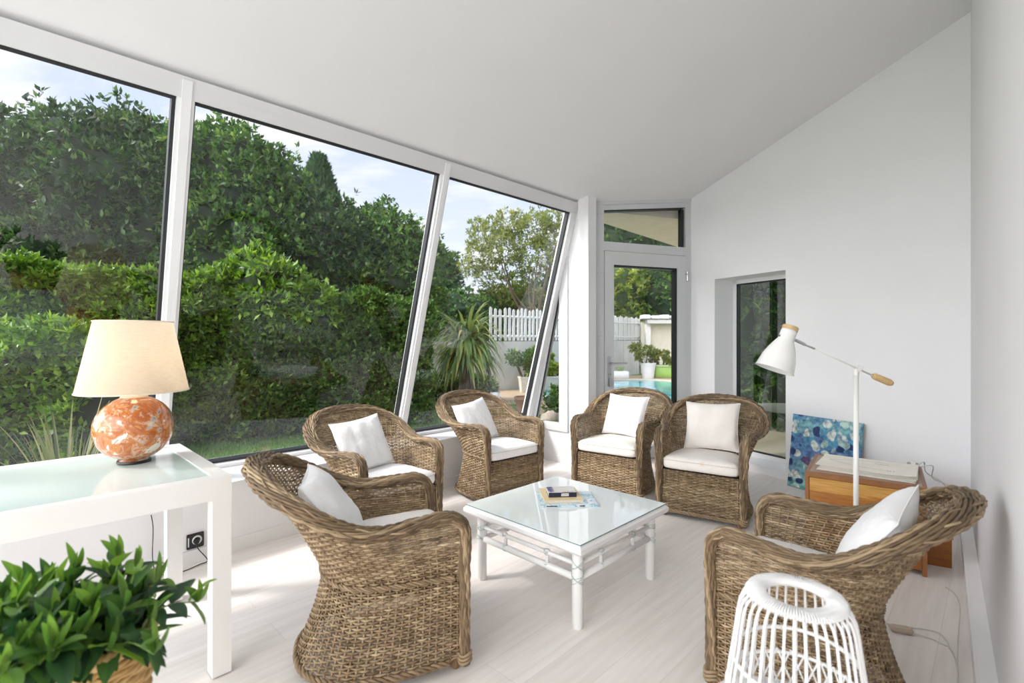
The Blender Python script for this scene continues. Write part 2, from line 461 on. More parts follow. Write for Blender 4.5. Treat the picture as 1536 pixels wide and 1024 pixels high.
# back wall with the deep window niche
n0 = on_line(W1, W1+WD, 1072); n1 = on_line(W1, W1+WD, 1178.5)
ZN = 2.008; TK = .36
cz = lambda p: ceil_z(p)+.03
m = MB()
A_, B_ = DR.copy()-WD*.0, CR.copy()+WD*.02
def wallpiece(m, a, b, z0, z1a, z1b, off):
    m.prism([up(a, z0), up(b, z0), up(b, z1b), up(a, z1a)], off)
wallpiece(m, A_, n0, 0, cz(A_), cz(n0), WN*TK)
wallpiece(m, n0, n1, ZN, cz(n0), cz(n1), WN*TK)
wallpiece(m, n1, B_, 0, cz(n1), cz(B_), WN*TK)
wallpiece(m, n0, n1, -.05, .075, .075, WN*TK)
struct(m.build('wall_back', M['wall']), 'tall white back wall with a deep window niche', 'wall')
w6 = struct(thing('window_6', 'narrow dark window set deep in the back wall', 'window'))
e0 = n0+WN*.315; e1 = n1+WN*.315
m = MB(); fw = .045
m.beam(up(e0+WD*fw/2, .075), up(e0+WD*fw/2, ZN), fw, .05, side=WD); m.beam(up(e1-WD*fw/2, .075), up(e1-WD*fw/2, ZN), fw, .05, side=WD)
m.beam(up(e0, ZN-.022), up(e1, ZN-.022), .05, .044, side=WN); m.beam(up(e0, .1), up(e1, .1), .05, .05, side=WN)
m.build('frame', M['frame'], w6)
m = MB(); g = e0+WD*(fw+.008); h = e1-WD*(fw+.006)
m.beam(up(g, .125), up(g, ZN-.045), .016, .045, side=WD); m.beam(up(g, ZN-.05), up(h, ZN-.05), .045, .012, side=WN); m.beam(up(g, .128), up(h, .128), .045, .012, side=WN)
m.build('gasket', M['gasket'], w6)
m = MB(); m.add([up(g, .125), up(h, .125), up(h, ZN-.045), up(g, ZN-.045)], [(0, 1, 2, 3)]); m.build('glass_pane', M['tint'], w6)

# right wall, very close to the camera's side
m = MB(); r0 = CR+WN*.0-RD*.3; r1 = rb
wallpiece(m, r0, r1, 0, ceil_z(r0)+.1, ceil_z(r1)+.1, RN*.25)
struct(m.build('wall_right', M['wall']), 'long white wall beside the front wicker chair', 'wall')
m = MB(); s0 = CR+RD*.0; s1 = CR+RD*3.1
m.prism([s0-RN*.06, s1-RN*.06, s1, s0], (0, 0, .095))
m.prism([up(s0-RN*.052, .095), up(s1-RN*.052, .095), up(s1, .102), up(s0, .102)], (0, 0, .004))
struct(m.build('baseboard_right', M['skirt']), 'thick pale baseboard along the right wall', 'baseboard')
m = MB(); s0 = n1+WD*.0; s1 = CR.copy()
m.prism([s0-WN*.012, s1-WN*.012, s1, s0], (0, 0, .07))
struct(m.build('baseboard_back_wall', M['skirt']), 'low white baseboard below the back wall', 'baseboard')
# roof eave outside, seen through the transom
M['soffit'] = plain('cream_soffit', (.95, .90, .83), .8)
ev = [(.86, 5.48), (1.12, 6.1), (2.35, 7.45), (4.3, 9.6), (7.0, 8.2), (3.4, 4.6), (2.5, 5.5), (2.07, 5.92)]
m = MB().prism([Vector((x, y, 2.77)) for x, y in ev], (0, 0, .15))
struct(m.build('roof_eave', M['soffit']), 'cream eave soffit outside above the door', 'eave')
# ================================================================ WICKER CHAIRS
def mirror_path(half):
    half = [Vector(p) for p in half]
    return half + [Vector((-p.x, p.y, p.z)) for p in reversed(half[:-1])]
NS = 52                    # stakes round the shell
NQ = NS*4 + 1
BASE = crom(mirror_path([(.295, .0, 0), (.305, .13, 0), (.306, .31, 0), (.262, .49, 0), (.145, .60, 0), (0, .628, 0)]), NQ)
WAIST = crom(mirror_path([(.295, .0, 0), (.283, .13, 0), (.275, .28, 0), (.232, .425, 0), (.125, .508, 0), (0, .530, 0)]), NQ)
RIMQ = crom(mirror_path([(.305, .0, .565), (.307, .022, .612), (.312, .08, .636), (.325, .20, .628), (.350, .34, .622), (.370, .47, .66),
                         (.350, .60, .735), (.265, .71, .80), (.14, .762, .832), (0, .777, .842)]), NQ)
ZW, ZB0 = .385, .05
def shell(i, z):
    b, w, r = BASE[i], WAIST[i], RIMQ[i]
    if z <= ZW:
        f = max(0, (ZW-z)/(ZW-ZB0))**1.7
        return Vector((w.x+(b.x-w.x)*f, w.y+(b.y-w.y)*f, z))
    f = ((z-ZW)/max(r.z-ZW, .05)); f = min(f, 1.0)**1.2
    return Vector((w.x+(r.x-w.x)*f, w.y+(r.y-w.y)*f, z))
def snorm(i, z):
    a = shell(max(i-1, 0), z); b = shell(min(i+1, NQ-1), z); t = (b-a); t.z = 0
    if t.length < 1e-6: t = Vector((0, 1, 0))
    t.normalize(); return Vector((-t.y, t.x, 0)) * -1
def weave_strand(m, pts, nrm, k, ph, hw=.0059, th=.0023, amp=.0044, c=None):
    """one flat strand passing in front of and behind the stakes"""
    n = len(pts); vs = []; fs = []
    for i, (p, nn) in enumerate(zip(pts, nrm)):
        g = i+ph
        o = amp*math.cos(math.pi*(g/4+k))
        p = p + nn*o + Vector((0, 0, .0009*noise.noise(Vector((g*.11, k*3.3, 0)))))
        w = hw*(.86+.14*math.cos(math.pi*(g/4+k)))
        vs += [p+Vector((0, 0, w)), p+nn*th, p-Vector((0, 0, w)), p-nn*th]
    for i in range(n-1):
        for j in range(4):
            fs.append((i*4+j, i*4+(j+1) % 4, i*4+4+(j+1) % 4, i*4+4+j))
    c0 = random.random() if c is None else c
    o = len(m.v); m.v += [tuple(p) for p in vs]; m.f += [tuple(a+o for a in f) for f in fs]
    for i in range(n-1):
        cc = min(1, max(0, c0*.55 + .45*noise.noise(Vector((i*.09, k*.7, 3.1)))+.22)); m.c += [cc]*4
def build_chair_meshes():
    out = {}
    m = MB(); pitch = .0104; k = 0; z = ZB0+.008
    while z < .84:
        run = []
        for i in range(NQ+1):
            ok = i < NQ and z < RIMQ[i].z-.004
            if ok: run.append(i)
            elif run:
                if len(run) > 3:
                    weave_strand(m, [shell(j, z) for j in run], [snorm(j, z) for j in run], k, run[0])
                run = []
        k += 1; z += pitch
    for i in range(0, NQ, 4):          # upright stakes
        zt_ = RIMQ[i].z; n_ = max(6, int((zt_-ZB0)/.035))
        m.tube([shell(i, ZB0+(zt_-ZB0)*j/n_) for j in range(n_+1)], .0042, 6, c=.48)
    out['woven_shell'] = (m, M['wicker'])
    m = MB(); z = ZB0+.006; k = 0; nx = 73
    while z < .352:
        pts = [Vector((-.292+.584*i/(nx-1), .012-.004*math.cos(math.pi*(i/(nx-1)-.5)), z)) for i in range(nx)]
        weave_strand(m, pts, [Vector((0, -1, 0))]*nx, k, 0); k += 1; z += pitch
    for i in range(0, nx, 4):
        x = -.292+.584*i/(nx-1); m.tube([(x, .010, .045), (x, .010, .355)], .0042, 6, c=.48)
    out['front_panel'] = (m, M['wicker'])
    # rim: a bundle of strands laid round an oval core, down both front posts
    half = [(.300, .0, .028), (.299, .0, .16), (.299, .0, .30), (.300, .0, .44), (.304, .0, .555), (.307, .02, .610), (.312, .08, .637), (.325, .20, .629),
            (.350, .34, .624), (.372, .47, .662), (.354, .60, .737), (.268, .712, .803), (.142, .767, .836), (0, .784, .846)]
    nR = 260; path = crom(mirror_path(half), nR); m = MB()
    T = []; 
    for i in range(nR):
        t = (path[min(i+1, nR-1)]-path[max(i-1, 0)]).normalized(); T.append(t)
    frames = []
    for i, (p, t) in enumerate(zip(path, T)):
        f = abs(i/(nR-1)-.5)*2                      # 1 at posts, 0 at the back
        back = max(0, min(1, (1-f)/.62)); back = back*back*(3-2*back)
        rad = Vector((p.x, p.y-.30, 0)); rad = rad.normalized() if rad.length > 1e-3 else Vector((0, 1, 0))
        side = Vector((0, -1, 0)) if f > .70 else rad
        if .52 < f <= .70:
            w = (f-.52)/.18; side = (rad*(1-w)+Vector((0, -1, 0))*w)
            sgn = 1 if p.x > 0 else -1
            side = (Vector((sgn, 0, 0))*(1-w)*.8+side)
        if f > .62: side = Vector((1 if p.x > 0 else -1, 0, 0))
        side = side - t*side.dot(t); side.normalize()
        frames.append((p, side, t.cross(side).normalized(), .017+.018*back, .0165+.0045*back))
    # keep the second axis pointing up/forward consistently
    for i in range(nR):
        p, s, b, a_, b_ = frames[i]
        ref = Vector((0, -.6, 1))
        if b.dot(ref) < 0: b = -b
        frames[i] = (p, s, b, a_, b_)
    for i in range(1, nR-1):
        p, s, b, a_, b_ = frames[i]
    nst = 17; L = 0; lens = [0]
    for i in range(1, nR): lens.append(lens[-1]+(path[i]-path[i-1]).length)
    for q in range(nst):
        pp = []
        for i in range(nR):
            p, s, b, a_, b_ = frames[i]
            th = 2*math.pi*q/nst + lens[i]*2*math.pi/1.3
            wig = 1+.13*math.sin(lens[i]*2*math.pi/.075+q*math.pi)
            pp.append(p + s*math.cos(th)*a_*wig + b*math.sin(th)*b_*wig)
        m.tube(pp, .0050+.0008*(q % 3), 6, c=random.uniform(.0, .95))
        for kk in range(nR-1):
            pass
    for q in range(5):
        pp = []
        for i in range(nR):
            p, s, b, a_, b_ = frames[i]
            th = 2*math.pi*q/5 - lens[i]*2*math.pi/.95
            wig = 1.0+.26*math.sin(lens[i]*2*math.pi/.13+q*math.pi)
            pp.append(p + s*math.cos(th)*a_*wig + b*math.sin(th)*b_*wig)
        m.tube(pp, .0042, 5, c=random.uniform(.3, 1))
    core = MB()
    vs = []; fs = []
    for i in range(nR):
        p, s, b, a_, b_ = frames[i]
        for j in range(8): 
            th = j*math.pi/4; vs.append(p+s*math.cos(th)*a_*.95+b*math.sin(th)*b_*.95)
    for i in range(nR-1):
        for j in range(8): fs.append((i*8+j, i*8+(j+1) % 8, i*8+8+(j+1) % 8, i*8+8+j))
    m.add(vs, fs, .02)
    out['rim_braid'] = (m, M['rimw'])
    def rope(paths, r, n, closed=False):
        m = MB()
        pts = crom(paths, n, closed); 
        for q in range(3):
            pp = []
            for i, p in enumerate(pts):
                t = (pts[min(i+1, n-1)]-pts[max(i-1, 0)]).normalized(); s = Vector((0, 0, 1)); b = t.cross(s)
                th = 2*math.pi*q/3 + i*.55
                pp.append(p+s*math.cos(th)*r+b*math.sin(th)*r*.7)
            m.tube(pp, r*.85, 5, c=random.uniform(.3, .8))
        return m
    wp = [shell(i, ZW)+snorm(i, ZW)*.007 for i in range(2, NQ-2, 10)]
    out['waist_braid'] = (rope(wp, .0055, 230), M['rimw'])
    bp = [shell(i, ZB0)+snorm(i, ZB0)*.004 for i in range(0, NQ, 10)]
    bm = rope(bp, .0085, 200)
    b2 = rope([Vector((-.30, -.004, ZB0)), Vector((0, -.006, ZB0)), Vector((.30, -.004, ZB0))], .0085, 70)
    bm.add(b2.v, b2.f, .6)
    for sx in (-1, 1):
        for zz in (.045, .060, .075):
            bm.tube([Vector((sx*.30+.026*math.cos(a), .0+.026*math.sin(a), zz+.006*math.sin(a*2))) for a in [i*math.pi/6 for i in range(12)]], .0065, 5, closed=True, c=.7)
    out['base_braid'] = (bm, M['rimw'])
    m = MB(); ring = [Vector((WAIST[i].x*.985, WAIST[i].y*.985+.006, .352)) for i in range(0, NQ, 4)]
    m.prism(ring, (0, 0, -.012)); out['seat_deck'] = (m, M['deck'])
    return out
def make_chair(label, group):
    root = thing('wicker_armchair', label, 'armchair', group=group)
    for nm, (m, mat) in build_chair_meshes().items():
        m.build(nm, mat, root, smooth=(nm not in ('seat_deck',)), attr=True)
    for x, y in ((.268, .03), (-.268, .03), (.20, .44), (-.20, .44)):
        m = MB(); m.lathe([(.013, 0), (.020, .012), (.023, .075)], 12, Matrix.Translation((x, y, 0)))
        m.build('foot', M['wood'], root, 'auto')
    return root
def copy_tree(o, parent=None):
    c = o.copy(); COL.objects.link(c); c.parent = parent
    for ch in [x for x in bpy.data.objects if x.parent == o]: copy_tree(ch, c)
    return c

def chair_rot(b): return math.atan2(-b[0], b[1])
CH = [
 # key, origin, back direction, scale, label
 ('A', (-.31, 2.30), (-.92, -.39), 1.00, 'brown wicker tub armchair between the white console table and coffee table, seen from its side'),
 ('B', (-.70, 3.22), (-.74, .67), .98, 'brown wicker armchair against the low wall under the widest window pane'),
 ('C', (.03, 4.16), (-.66, .75), .99, 'brown wicker armchair under the last slanted pane, before the small triangular window'),
 ('D', (.80, 4.25), (.57, .82), 1.0, 'brown wicker armchair standing in front of the glass door'),
 ('E', (1.38, 3.66), (.55, .835), 1.0, 'brown wicker armchair in front of the deep wall niche window'),
 ('F', (.965, 2.12), (.715, -.70), .93, 'brown wicker tub armchair close to the right wall, beside the white cane lantern'),
]
proto = None; chairs = {}
for key, o, b, s, lab in CH:
    if proto is None:
        proto = make_chair(lab, 'wicker armchairs round the coffee table'); r = proto
    else: r = copy_tree(proto)
    r['label'] = lab; r.location = (o[0], o[1], 0); r.rotation_euler = (0, 0, chair_rot(b)); r.scale = (s, s, .97 if key == 'F' else s); chairs[key] = r

# ---------------------------------------------------------------- cushions
def seat_outline(n):
    pts = crom([(.0, -.012, 0), (.15, -.014, 0), (.245, -.008, 0), (.268, .015, 0), (.268, .12, 0), (.258, .26, 0), (.215, .385, 0), (.115, .462, 0), (0, .478, 0),
                (-.115, .462, 0), (-.215, .385, 0), (-.258, .26, 0), (-.268, .12, 0), (-.268, .015, 0), (-.245, -.008, 0), (-.15, -.014, 0)], n, True)
    return pts
def make_seat_cushion(seed, mat):
    n = 72; out = seat_outline(n); c0 = Vector((0, .21, 0)); m = MB(); vs = []; fs = []
    prof = [(0.0, .366), (.5, .364), (.9, .364), (.97, .370), (1.0, .384), (1.003, .405), (.995, .430), (.965, .444), (.90, .454), (.75, .462), (.5, .468), (.25, .471), (0.0, .472)]
    for f, z in prof:
        for i, p in enumerate(out):
            q = c0.lerp(p, max(f, .002)); zz = z
            if z > .42: zz += .007*noise.noise(Vector((q.x*5+seed*3, q.y*5, seed)))+.002*noise.noise(Vector((q.x*25, q.y*25, seed)))
            vs.append(Vector((q.x, q.y, zz)))
    for k in range(len(prof)-1):
        for i in range(n):
            fs.append((k*n+i, k*n+(i+1) % n, (k+1)*n+(i+1) % n, (k+1)*n+i))
    m.add(vs, fs, .5)
    root = m.build('seat_cushion', mat, None, True)
    pm = MB(); pm.tube([Vector((p.x*1.002, (p.y-.21)*1.002+.21, .433)) for p in out[:-1]], .0035, 6, closed=True)
    pm.build('piping', M['piping'], root, True)
    return root
def make_pillow(seed, mat, w=.42, h=.39, th=.075):
    """square pillow with pinched corners; local x across, y thickness, z up"""
    n = 26; R = random.Random(seed); vs = []; fs = []
    off = Vector((seed*3.7, seed*1.3, 0))
    for side in (1, -1):
        for j in range(n+1):
            for i in range(n+1):
                a = i/n*2-1; b = j/n*2-1
                e = (1-abs(a)**2.6)*(1-abs(b)**2.6)
                t = th*(max(e, 0)**.45)
                pin = 1-.085*(1-a*a)*abs(b)**3; pin2 = 1-.085*(1-b*b)*abs(a)**3
                x = a*w/2*pin2; z = b*h/2*pin
                edge = 1-max(abs(a), abs(b))
                wr = noise.noise(Vector((x*9, z*9, side*2.0))+off)*.010 + noise.noise(Vector((x*22, z*14, side*5.0))+off)*.005
                rad = abs(noise.noise(Vector((math.atan2(a, b)*2.2, side, 0))+off))*.016*(1-edge)*min(1, edge*6)
                y = side*(t+(wr-rad)*min(1, edge*5))
                zz = z - .012*(1-b)*(1 if b > 0 else .6)*(t/th)
                vs.append(Vector((x, y, zz)))
    K = (n+1)*(n+1)
    for s in range(2):
        for j in range(n):
            for i in range(n):
                q = (s*K+j*(n+1)+i, s*K+j*(n+1)+i+1, s*K+(j+1)*(n+1)+i+1, s*K+(j+1)*(n+1)+i)
                fs.append(q if s else q[::-1])
    bd = [j for j in range(n+1)] + [(j)*(n+1)+n for j in range(1, n+1)] + [n*(n+1)+i for i in range(n-1, -1, -1)] + [j*(n+1) for j in range(n-1, 0, -1)]
    for i in range(len(bd)):
        a, b = bd[i], bd[(i+1) % len(bd)]; fs.append((a, b, K+b, K+a))
    m = MB(); m.add(vs, fs, .5); root = m.build('throw_pillow', mat, None, True)
    pm = MB(); pm.tube([(vs[i]+vs[K+i])/2 for i in bd], .0028, 5, closed=True); pm.build('seam', mat, root, True)
    return root
SLAB = {'A': 'off-white seat cushion on the armchair seen from its side in front of the console table', 'B': 'white seat cushion on the armchair under the widest window pane',
 'C': 'white seat cushion on the armchair under the last slanted pane', 'D': 'cream seat cushion on the armchair before the glass door',
 'E': 'cream seat cushion with a small yellow stain, on the armchair by the wall niche', 'F': 'off-white seat cushion in the armchair behind the cane lantern'}
PLAB = {'A': 'white throw pillow leaning in the armchair nearest the console table', 'B': 'white throw pillow tilted in the armchair under the widest window pane',
 'C': 'white throw pillow tilted in the armchair beside the triangular window', 'D': 'white throw pillow in the armchair before the glass door',
 'E': 'cream throw pillow upright in the armchair by the wall niche', 'F': 'white throw pillow slumped in the armchair by the right wall'}
# pillow pose in the chair's own frame: x, y, z centre, tilt back, roll, yaw
PP = {'A': (.0, .49, .625, 36, 2, -4), 'B': (-.05, .42, .63, 26, -4, 6), 'C': (-.10, .42, .625, 26, -6, 10), 'D': (.0, .44, .64, 22, 0, -10), 'E': (.0, .43, .645, 20, -2, 0), 'F': (.02, .515, .69, 33, 8, 2)}
M['stain'] = plain('cream_cotton', (.79, .745, .70), .9, bump=.35, bscale=45, var=.02, vscale=9, spec=.15)
CT = {}
for idx, (key, o, b, s, lab) in enumerate(CH):
    ch = chairs[key]
    Mx = Matrix.Translation((o[0], o[1], 0)) @ Matrix.Rotation(chair_rot(b), 4, 'Z') @ Matrix.Scale(s, 4)
    CT[key] = Mx
    mat = M['cloth2'] if key in 'BC' else (M['stain'] if key in 'DE' else M['cloth'])
    sc_ = make_seat_cushion(idx+1, mat); tag(sc_, SLAB[key], 'cushion', 'seat cushions of the wicker armchairs'); sc_.matrix_world = Mx @ (Matrix.Translation((0, 0, .035)) if key in 'AF' else Matrix.Identity(4))
    x, y, z, ti, ro, ya = PP[key]
    p = make_pillow(idx+11, M['cloth2'] if key != 'E' else M['stain'], th=.07)
    tag(p, PLAB[key], 'pillow', 'throw pillows on the wicker armchairs')
    p.matrix_world = Mx @ Matrix.Translation((x, y, z)) @ Matrix.Rotation(math.radians(ya), 4, 'Z') @ Matrix.Rotation(math.radians(-ti), 4, 'X') @ Matrix.Rotation(math.radians(ro), 4, 'Y')
# small yellow stain on the front edge of one cushion is part of its cloth
def add_stain(mat, world_pt, r):
    nt = mat.node_tree; b = nt.nodes['Principled BSDF']; old = b.inputs['Base Color'].links[0].from_socket
    tc = N(nt, 'ShaderNodeTexCoord'); sp = N(nt, 'ShaderNodeVectorMath', operation='DISTANCE'); sp.inputs[1].default_value = world_pt
    nt.links.new(tc.outputs['Object'], sp.inputs[0])
    r_ = ramp(nt, [(0, (1, 1, 1)), (1, (0, 0, 0))]); mp = N(nt, 'ShaderNodeMapRange'); mp.inputs['From Max'].default_value = r
    nt.links.new(sp.outputs['Value'], mp.inputs['Value']); nt.links.new(mp.outputs[0], r_.inputs['Fac'])
    nz = N(nt, 'ShaderNodeTexNoise'); nz.inputs['Scale'].default_value = 80; nt.links.new(tc.outputs['Object'], nz.inputs['Vector'])
    mu = N(nt, 'ShaderNodeMath', operation='MULTIPLY'); nt.links.new(r_.outputs['Color'], mu.inputs[0]); nt.links.new(nz.outputs['Fac'], mu.inputs[1])
    mx = N(nt, 'ShaderNodeMixRGB'); mx.inputs[2].default_value = (.72, .42, .14, 1)
    nt.links.new(mu.outputs[0], mx.inputs[0]); nt.links.new(old, mx.inputs[1]); nt.links.new(mx.outputs[0], b.inputs['Base Color'])
add_stain(M['stain'], (.02, -.01, .435), .028)

# ================================================================ COFFEE TABLE
ct = thing('coffee_table', 'low square white coffee table with a glass top and rattan-bound rails', 'table', (.305, 2.80, 0), math.radians(45.3))
H = .42; S = .41; LS = .335
def ringtop(m, lo, hi, z0, z1, bev):
    """square frame between half sizes lo and hi"""
    prof = [(hi-bev*.8, z0), (hi, z0+bev), (hi, z1-bev), (hi-bev, z1), (lo, z1), (lo, z0)]
    vs = []; fs = []; k = len(prof)
    for sx, sy in ((1, 1), (-1, 1), (-1, -1), (1, -1)):
        for r, z in prof: vs.append(Vector((sx*r, sy*r, z)))
    for c in range(4):
        for j in range(k):
            fs.append((c*k+j, ((c+1) % 4)*k+j, ((c+1) % 4)*k+(j+1) % k, c*k+(j+1) % k))
    m.add(vs, fs, .5)
m = MB(); ringtop(m, .30, S, H-.052, H-.006, .014); m.box((-.31, -.31, H-.03), (.31, .31, H-.008)); m.build('top_frame', M['lacq2'], ct, 'auto')
def ctglass():
    m, nt, b = new_mat('table_glass'); b.inputs['Base Color'].default_value = (.80, .84, .83, 1); b.inputs['Roughness'].default_value = .03
    b.inputs['Specular IOR Level'].default_value = .75; return m
m = MB(); m.box((-S+.012, -S+.012, H-.005), (S-.012, S-.012, H+.002)); M['ctg'] = ctglass(); m.build('glass_top', M['ctg'], ct)
m = MB(); e = S-.0115
for a_, b_ in (((-e, -e), (e, -e)), ((e, -e), (e, e)), ((e, e), (-e, e)), ((-e, e), (-e, -e))):
    m.tube([(a_[0], a_[1], H-.002), (b_[0], b_[1], H-.002)], .0022, 4)
M['gedge'] = plain('green_glass_edge', (.08, .16, .17), .2); m.build('glass_edge', M['gedge'], ct)
M['bind'] = plain('pale_green_binding', (.50, .57, .53), .45, var=.25, vscale=40)
def binding(x, y, z, r, n, seed):
    m = MB(); R = random.Random(seed)
    for k in range(n):
        tx, ty = R.uniform(-.7, .7), R.uniform(-.7, .7); zz = z+R.uniform(-.006, .006)
        m.tube([Vector((x+r*math.cos(a), y+r*math.sin(a), zz+r*(tx*math.cos(a)+ty*math.sin(a))))for a in [i*math.pi/7 for i in range(14)]], .0016, 5, closed=True)
    return m

cols = ((-LS, -LS), (LS, -LS), (LS, LS), (-LS, LS))
for x, y in cols:
    m = MB(); m.tube([(x, y, 0), (x, y, .004), (x, y, H-.05)], [.024, .027, .0265], 14); lg = m.build('leg', M['lacq2'], ct, 'auto')
    for z in (H-.125, H-.19): binding(x, y, z, .029, 4, int(900*x+70*y+100*z)).build('binding', M['bind'], lg)
for i in range(4):
    (x0, y0), (x1, y1) = cols[i], cols[(i+1) % 4]
    for z, r in ((H-.125, .011), (H-.19, .017)):
        m = MB(); m.tube([(x0, y0, z), (x1, y1, z)], r, 12); m.build('rail', M['lacq2'], ct, True)
    for f in (.28, .72):
        x = x0+(x1-x0)*f; y = y0+(y1-y0)*f
        m = MB(); m.tube([(x, y, H-.20), (x, y, H-.11)], .011, 10); su = m.build('strut', M['lacq2'], ct, True)
        for z in (H-.125, H-.19): binding(x, y, z, .0165, 3, int(900*x+70*y+100*z)+7).build('binding', M['bind'], su)
# books on the coffee table
def img_mat(name, base, blobs, scale=30, rough=.35, thr=.55):
    m, nt, b = new_mat(name); tc = N(nt, 'ShaderNodeTexCoord')
    nz = N(nt, 'ShaderNodeTexNoise'); nz.inputs['Scale'].default_value = scale; nz.inputs['Detail'].default_value = 3
    nt.links.new(tc.outputs['Object'], nz.inputs['Vector'])
    r = ramp(nt, [(0, base), (thr, base), (thr+.03, blobs[0]), (thr+.10, blobs[-1])]); nt.links.new(nz.outputs['Fac'], r.inputs['Fac'])
    nt.links.new(r.outputs[0], b.inputs['Base Color']); b.inputs['Roughness'].default_value = rough; return m
M['page'] = plain('book_pages', (.72, .66, .54), .85, var=.06, vscale=80)
M['magcov'] = img_mat('pale_blue_cover', (.62, .74, .80), [(.20, .45, .58), (.80, .84, .88)], 22, thr=.5)
M['bookyel'] = plain('cream_yellow_cover', (.76, .60, .35), .5, var=.03)
M['booktop'] = img_mat('pale_photo_cover', (.66, .62, .58), [(.60, .52, .44), (.30, .28, .36)], 12, thr=.56)
M['navy'] = plain('navy_spine', (.012, .014, .035), .4, var=.1)
M['violet'] = img_mat('violet_cover_strip', (.05, .04, .16), [(.30, .20, .42), (.7, .68, .75)], 60, thr=.5)
M['lab'] = plain('paper_label', (.75, .74, .70), .6)
HT = H+.0025
mg = thing('magazine', 'thin pale blue magazine at the bottom of the stack on the coffee table', 'magazine', (.315, 2.865, HT), math.radians(2), 'reading stack on the coffee table')
m = MB(); m.box((-.160, -.120, .001), (.157, .122, .007)); m.build('pages', M['page'], mg)
m = MB(); m.box((-.162, -.123, .007), (.159, .124, .009)); m.box((-.162, -.123, 0), (.159, .124, .0012)); m.box((-.163, -.124, 0), (.159, -.1215, .009)); m.build('cover', M['magcov'], mg)
m = MB(); m.box((-.13, -.1248, .002), (-.07, -.1235, .0075)); m.build('spine_print', M['navy'], mg)
m = MB(); m.box((.055, -.1248, .002), (.085, -.1235, .0075)); m.build('spine_print', M['navy'], mg)
m = MB()
for k in range(5): m.box((.10+.011*k, .055, .009), (.107+.011*k, .07, .0094))
m.box((.10, .035, .009), (.145, .042, .0094)); M['teal'] = plain('teal_print', (.18, .42, .50), .5); m.build('cover_print', M['teal'], mg)
b1 = thing('softcover_book', 'cream yellow softcover book in the middle of the stack on the coffee table', 'book', (.285, 2.895, HT+.0095), math.radians(5), 'reading stack on the coffee table')
m = MB(); m.box((-.108, -.112, .0015), (.106, .112, .0145)); m.build('pages', M['page'], b1)
m = MB(); m.box((-.110, -.114, .0145), (.108, .114, .0162)); m.box((-.110, -.114, 0), (.108, .114, .0015)); m.box((-.1115, -.114, 0), (-.109, .114, .0162)); m.build('cover', M['bookyel'], b1)
b2 = thing('paperback_book', 'small dark spined paperback with a photo cover on top of the stack', 'book', (.285, 2.885, HT+.026), math.radians(4), 'reading stack on the coffee table')
m = MB(); m.box((-.078, -.053, .0015), (.078, .056, .0255)); m.build('pages', M['page'], b2)
m = MB(); m.box((-.080, -.057, .0255), (.080, .058, .027)); m.build('cover', M['booktop'], b2)
m = MB(); m.box((-.080, -.057, 0), (.080, .058, .0015)); m.box((-.080, -.0575, 0), (.080, -.053, .0268)); sp2 = m.build('spine', M['navy'], b2)
m = MB(); m.box((-.0802, -.057, .0268), (-.046, .058, .0275)); m.build('cover_strip', M['violet'], b2)
m = MB(); m.box((-.008, -.0582, .006), (.034, -.0572, .0215)); m.build('spine_label', M['lab'], sp2)
m = MB()
for k in range(8): m.box((-.004+.0045*k, -.0586, .012), (-.001+.0045*k, -.0581, .0155))
m.build('spine_text', M['navy'], sp2)

# ================================================================ CONSOLE TABLE + TABLE LAMP
TH = .80
fr_ = Vector((-1.135, 2.012, 0)); bk = Vector((-1.745, 2.615, 0))
ax = -D1; ay = (bk-fr_); ay.z = 0; wid = ay.length
rz = math.atan2(-D1.y, -D1.x)      # local +x runs back along the glazing toward the camera
tb = thing('console_table', 'long white lacquered console table with an inset frosted glass top', 'table', (fr_.x, fr_.y, 0), rz)
Lt = 1.75; Wt = -wid              # local y is negative towards the window
m = MB(); bw = .062
m.box((0, Wt, TH-.090), (Lt, Wt+.05, TH)); m.box((0, -.05, TH-.090), (Lt, 0, TH)); m.box((0, Wt+.05, TH-.090), (bw, -.05, TH)); m.box((Lt-bw, Wt+.05, TH-.090), (Lt, -.05, TH))
m.build('top_frame', M['lacq'], tb)
def frost():
    m, nt, b = new_mat('frosted_glass'); b.inputs['Base Color'].default_value = (.62, .71, .70, 1); b.inputs['Roughness'].default_value = .10
    b.inputs['Specular IOR Level'].default_value = .8; return m
M['frost'] = frost()
m = MB(); m.box((bw, Wt+.05, TH-.012), (Lt-bw, -.05, TH-.004)); m.build('glass_top', M['frost'], tb)
for x0 in (0, Lt-.07):
    for y0 in (Wt, -.07):
        m = MB(); m.box((x0+.001, y0+.001, .006), (x0+.069, y0+.069, TH-.0895)); lg = m.build('leg', M['lacq'], tb)
        m = MB(); m.box((x0+.01, y0+.01, 0), (x0+.06, y0+.06, .006)); m.build('foot_glide', M['black'], lg)

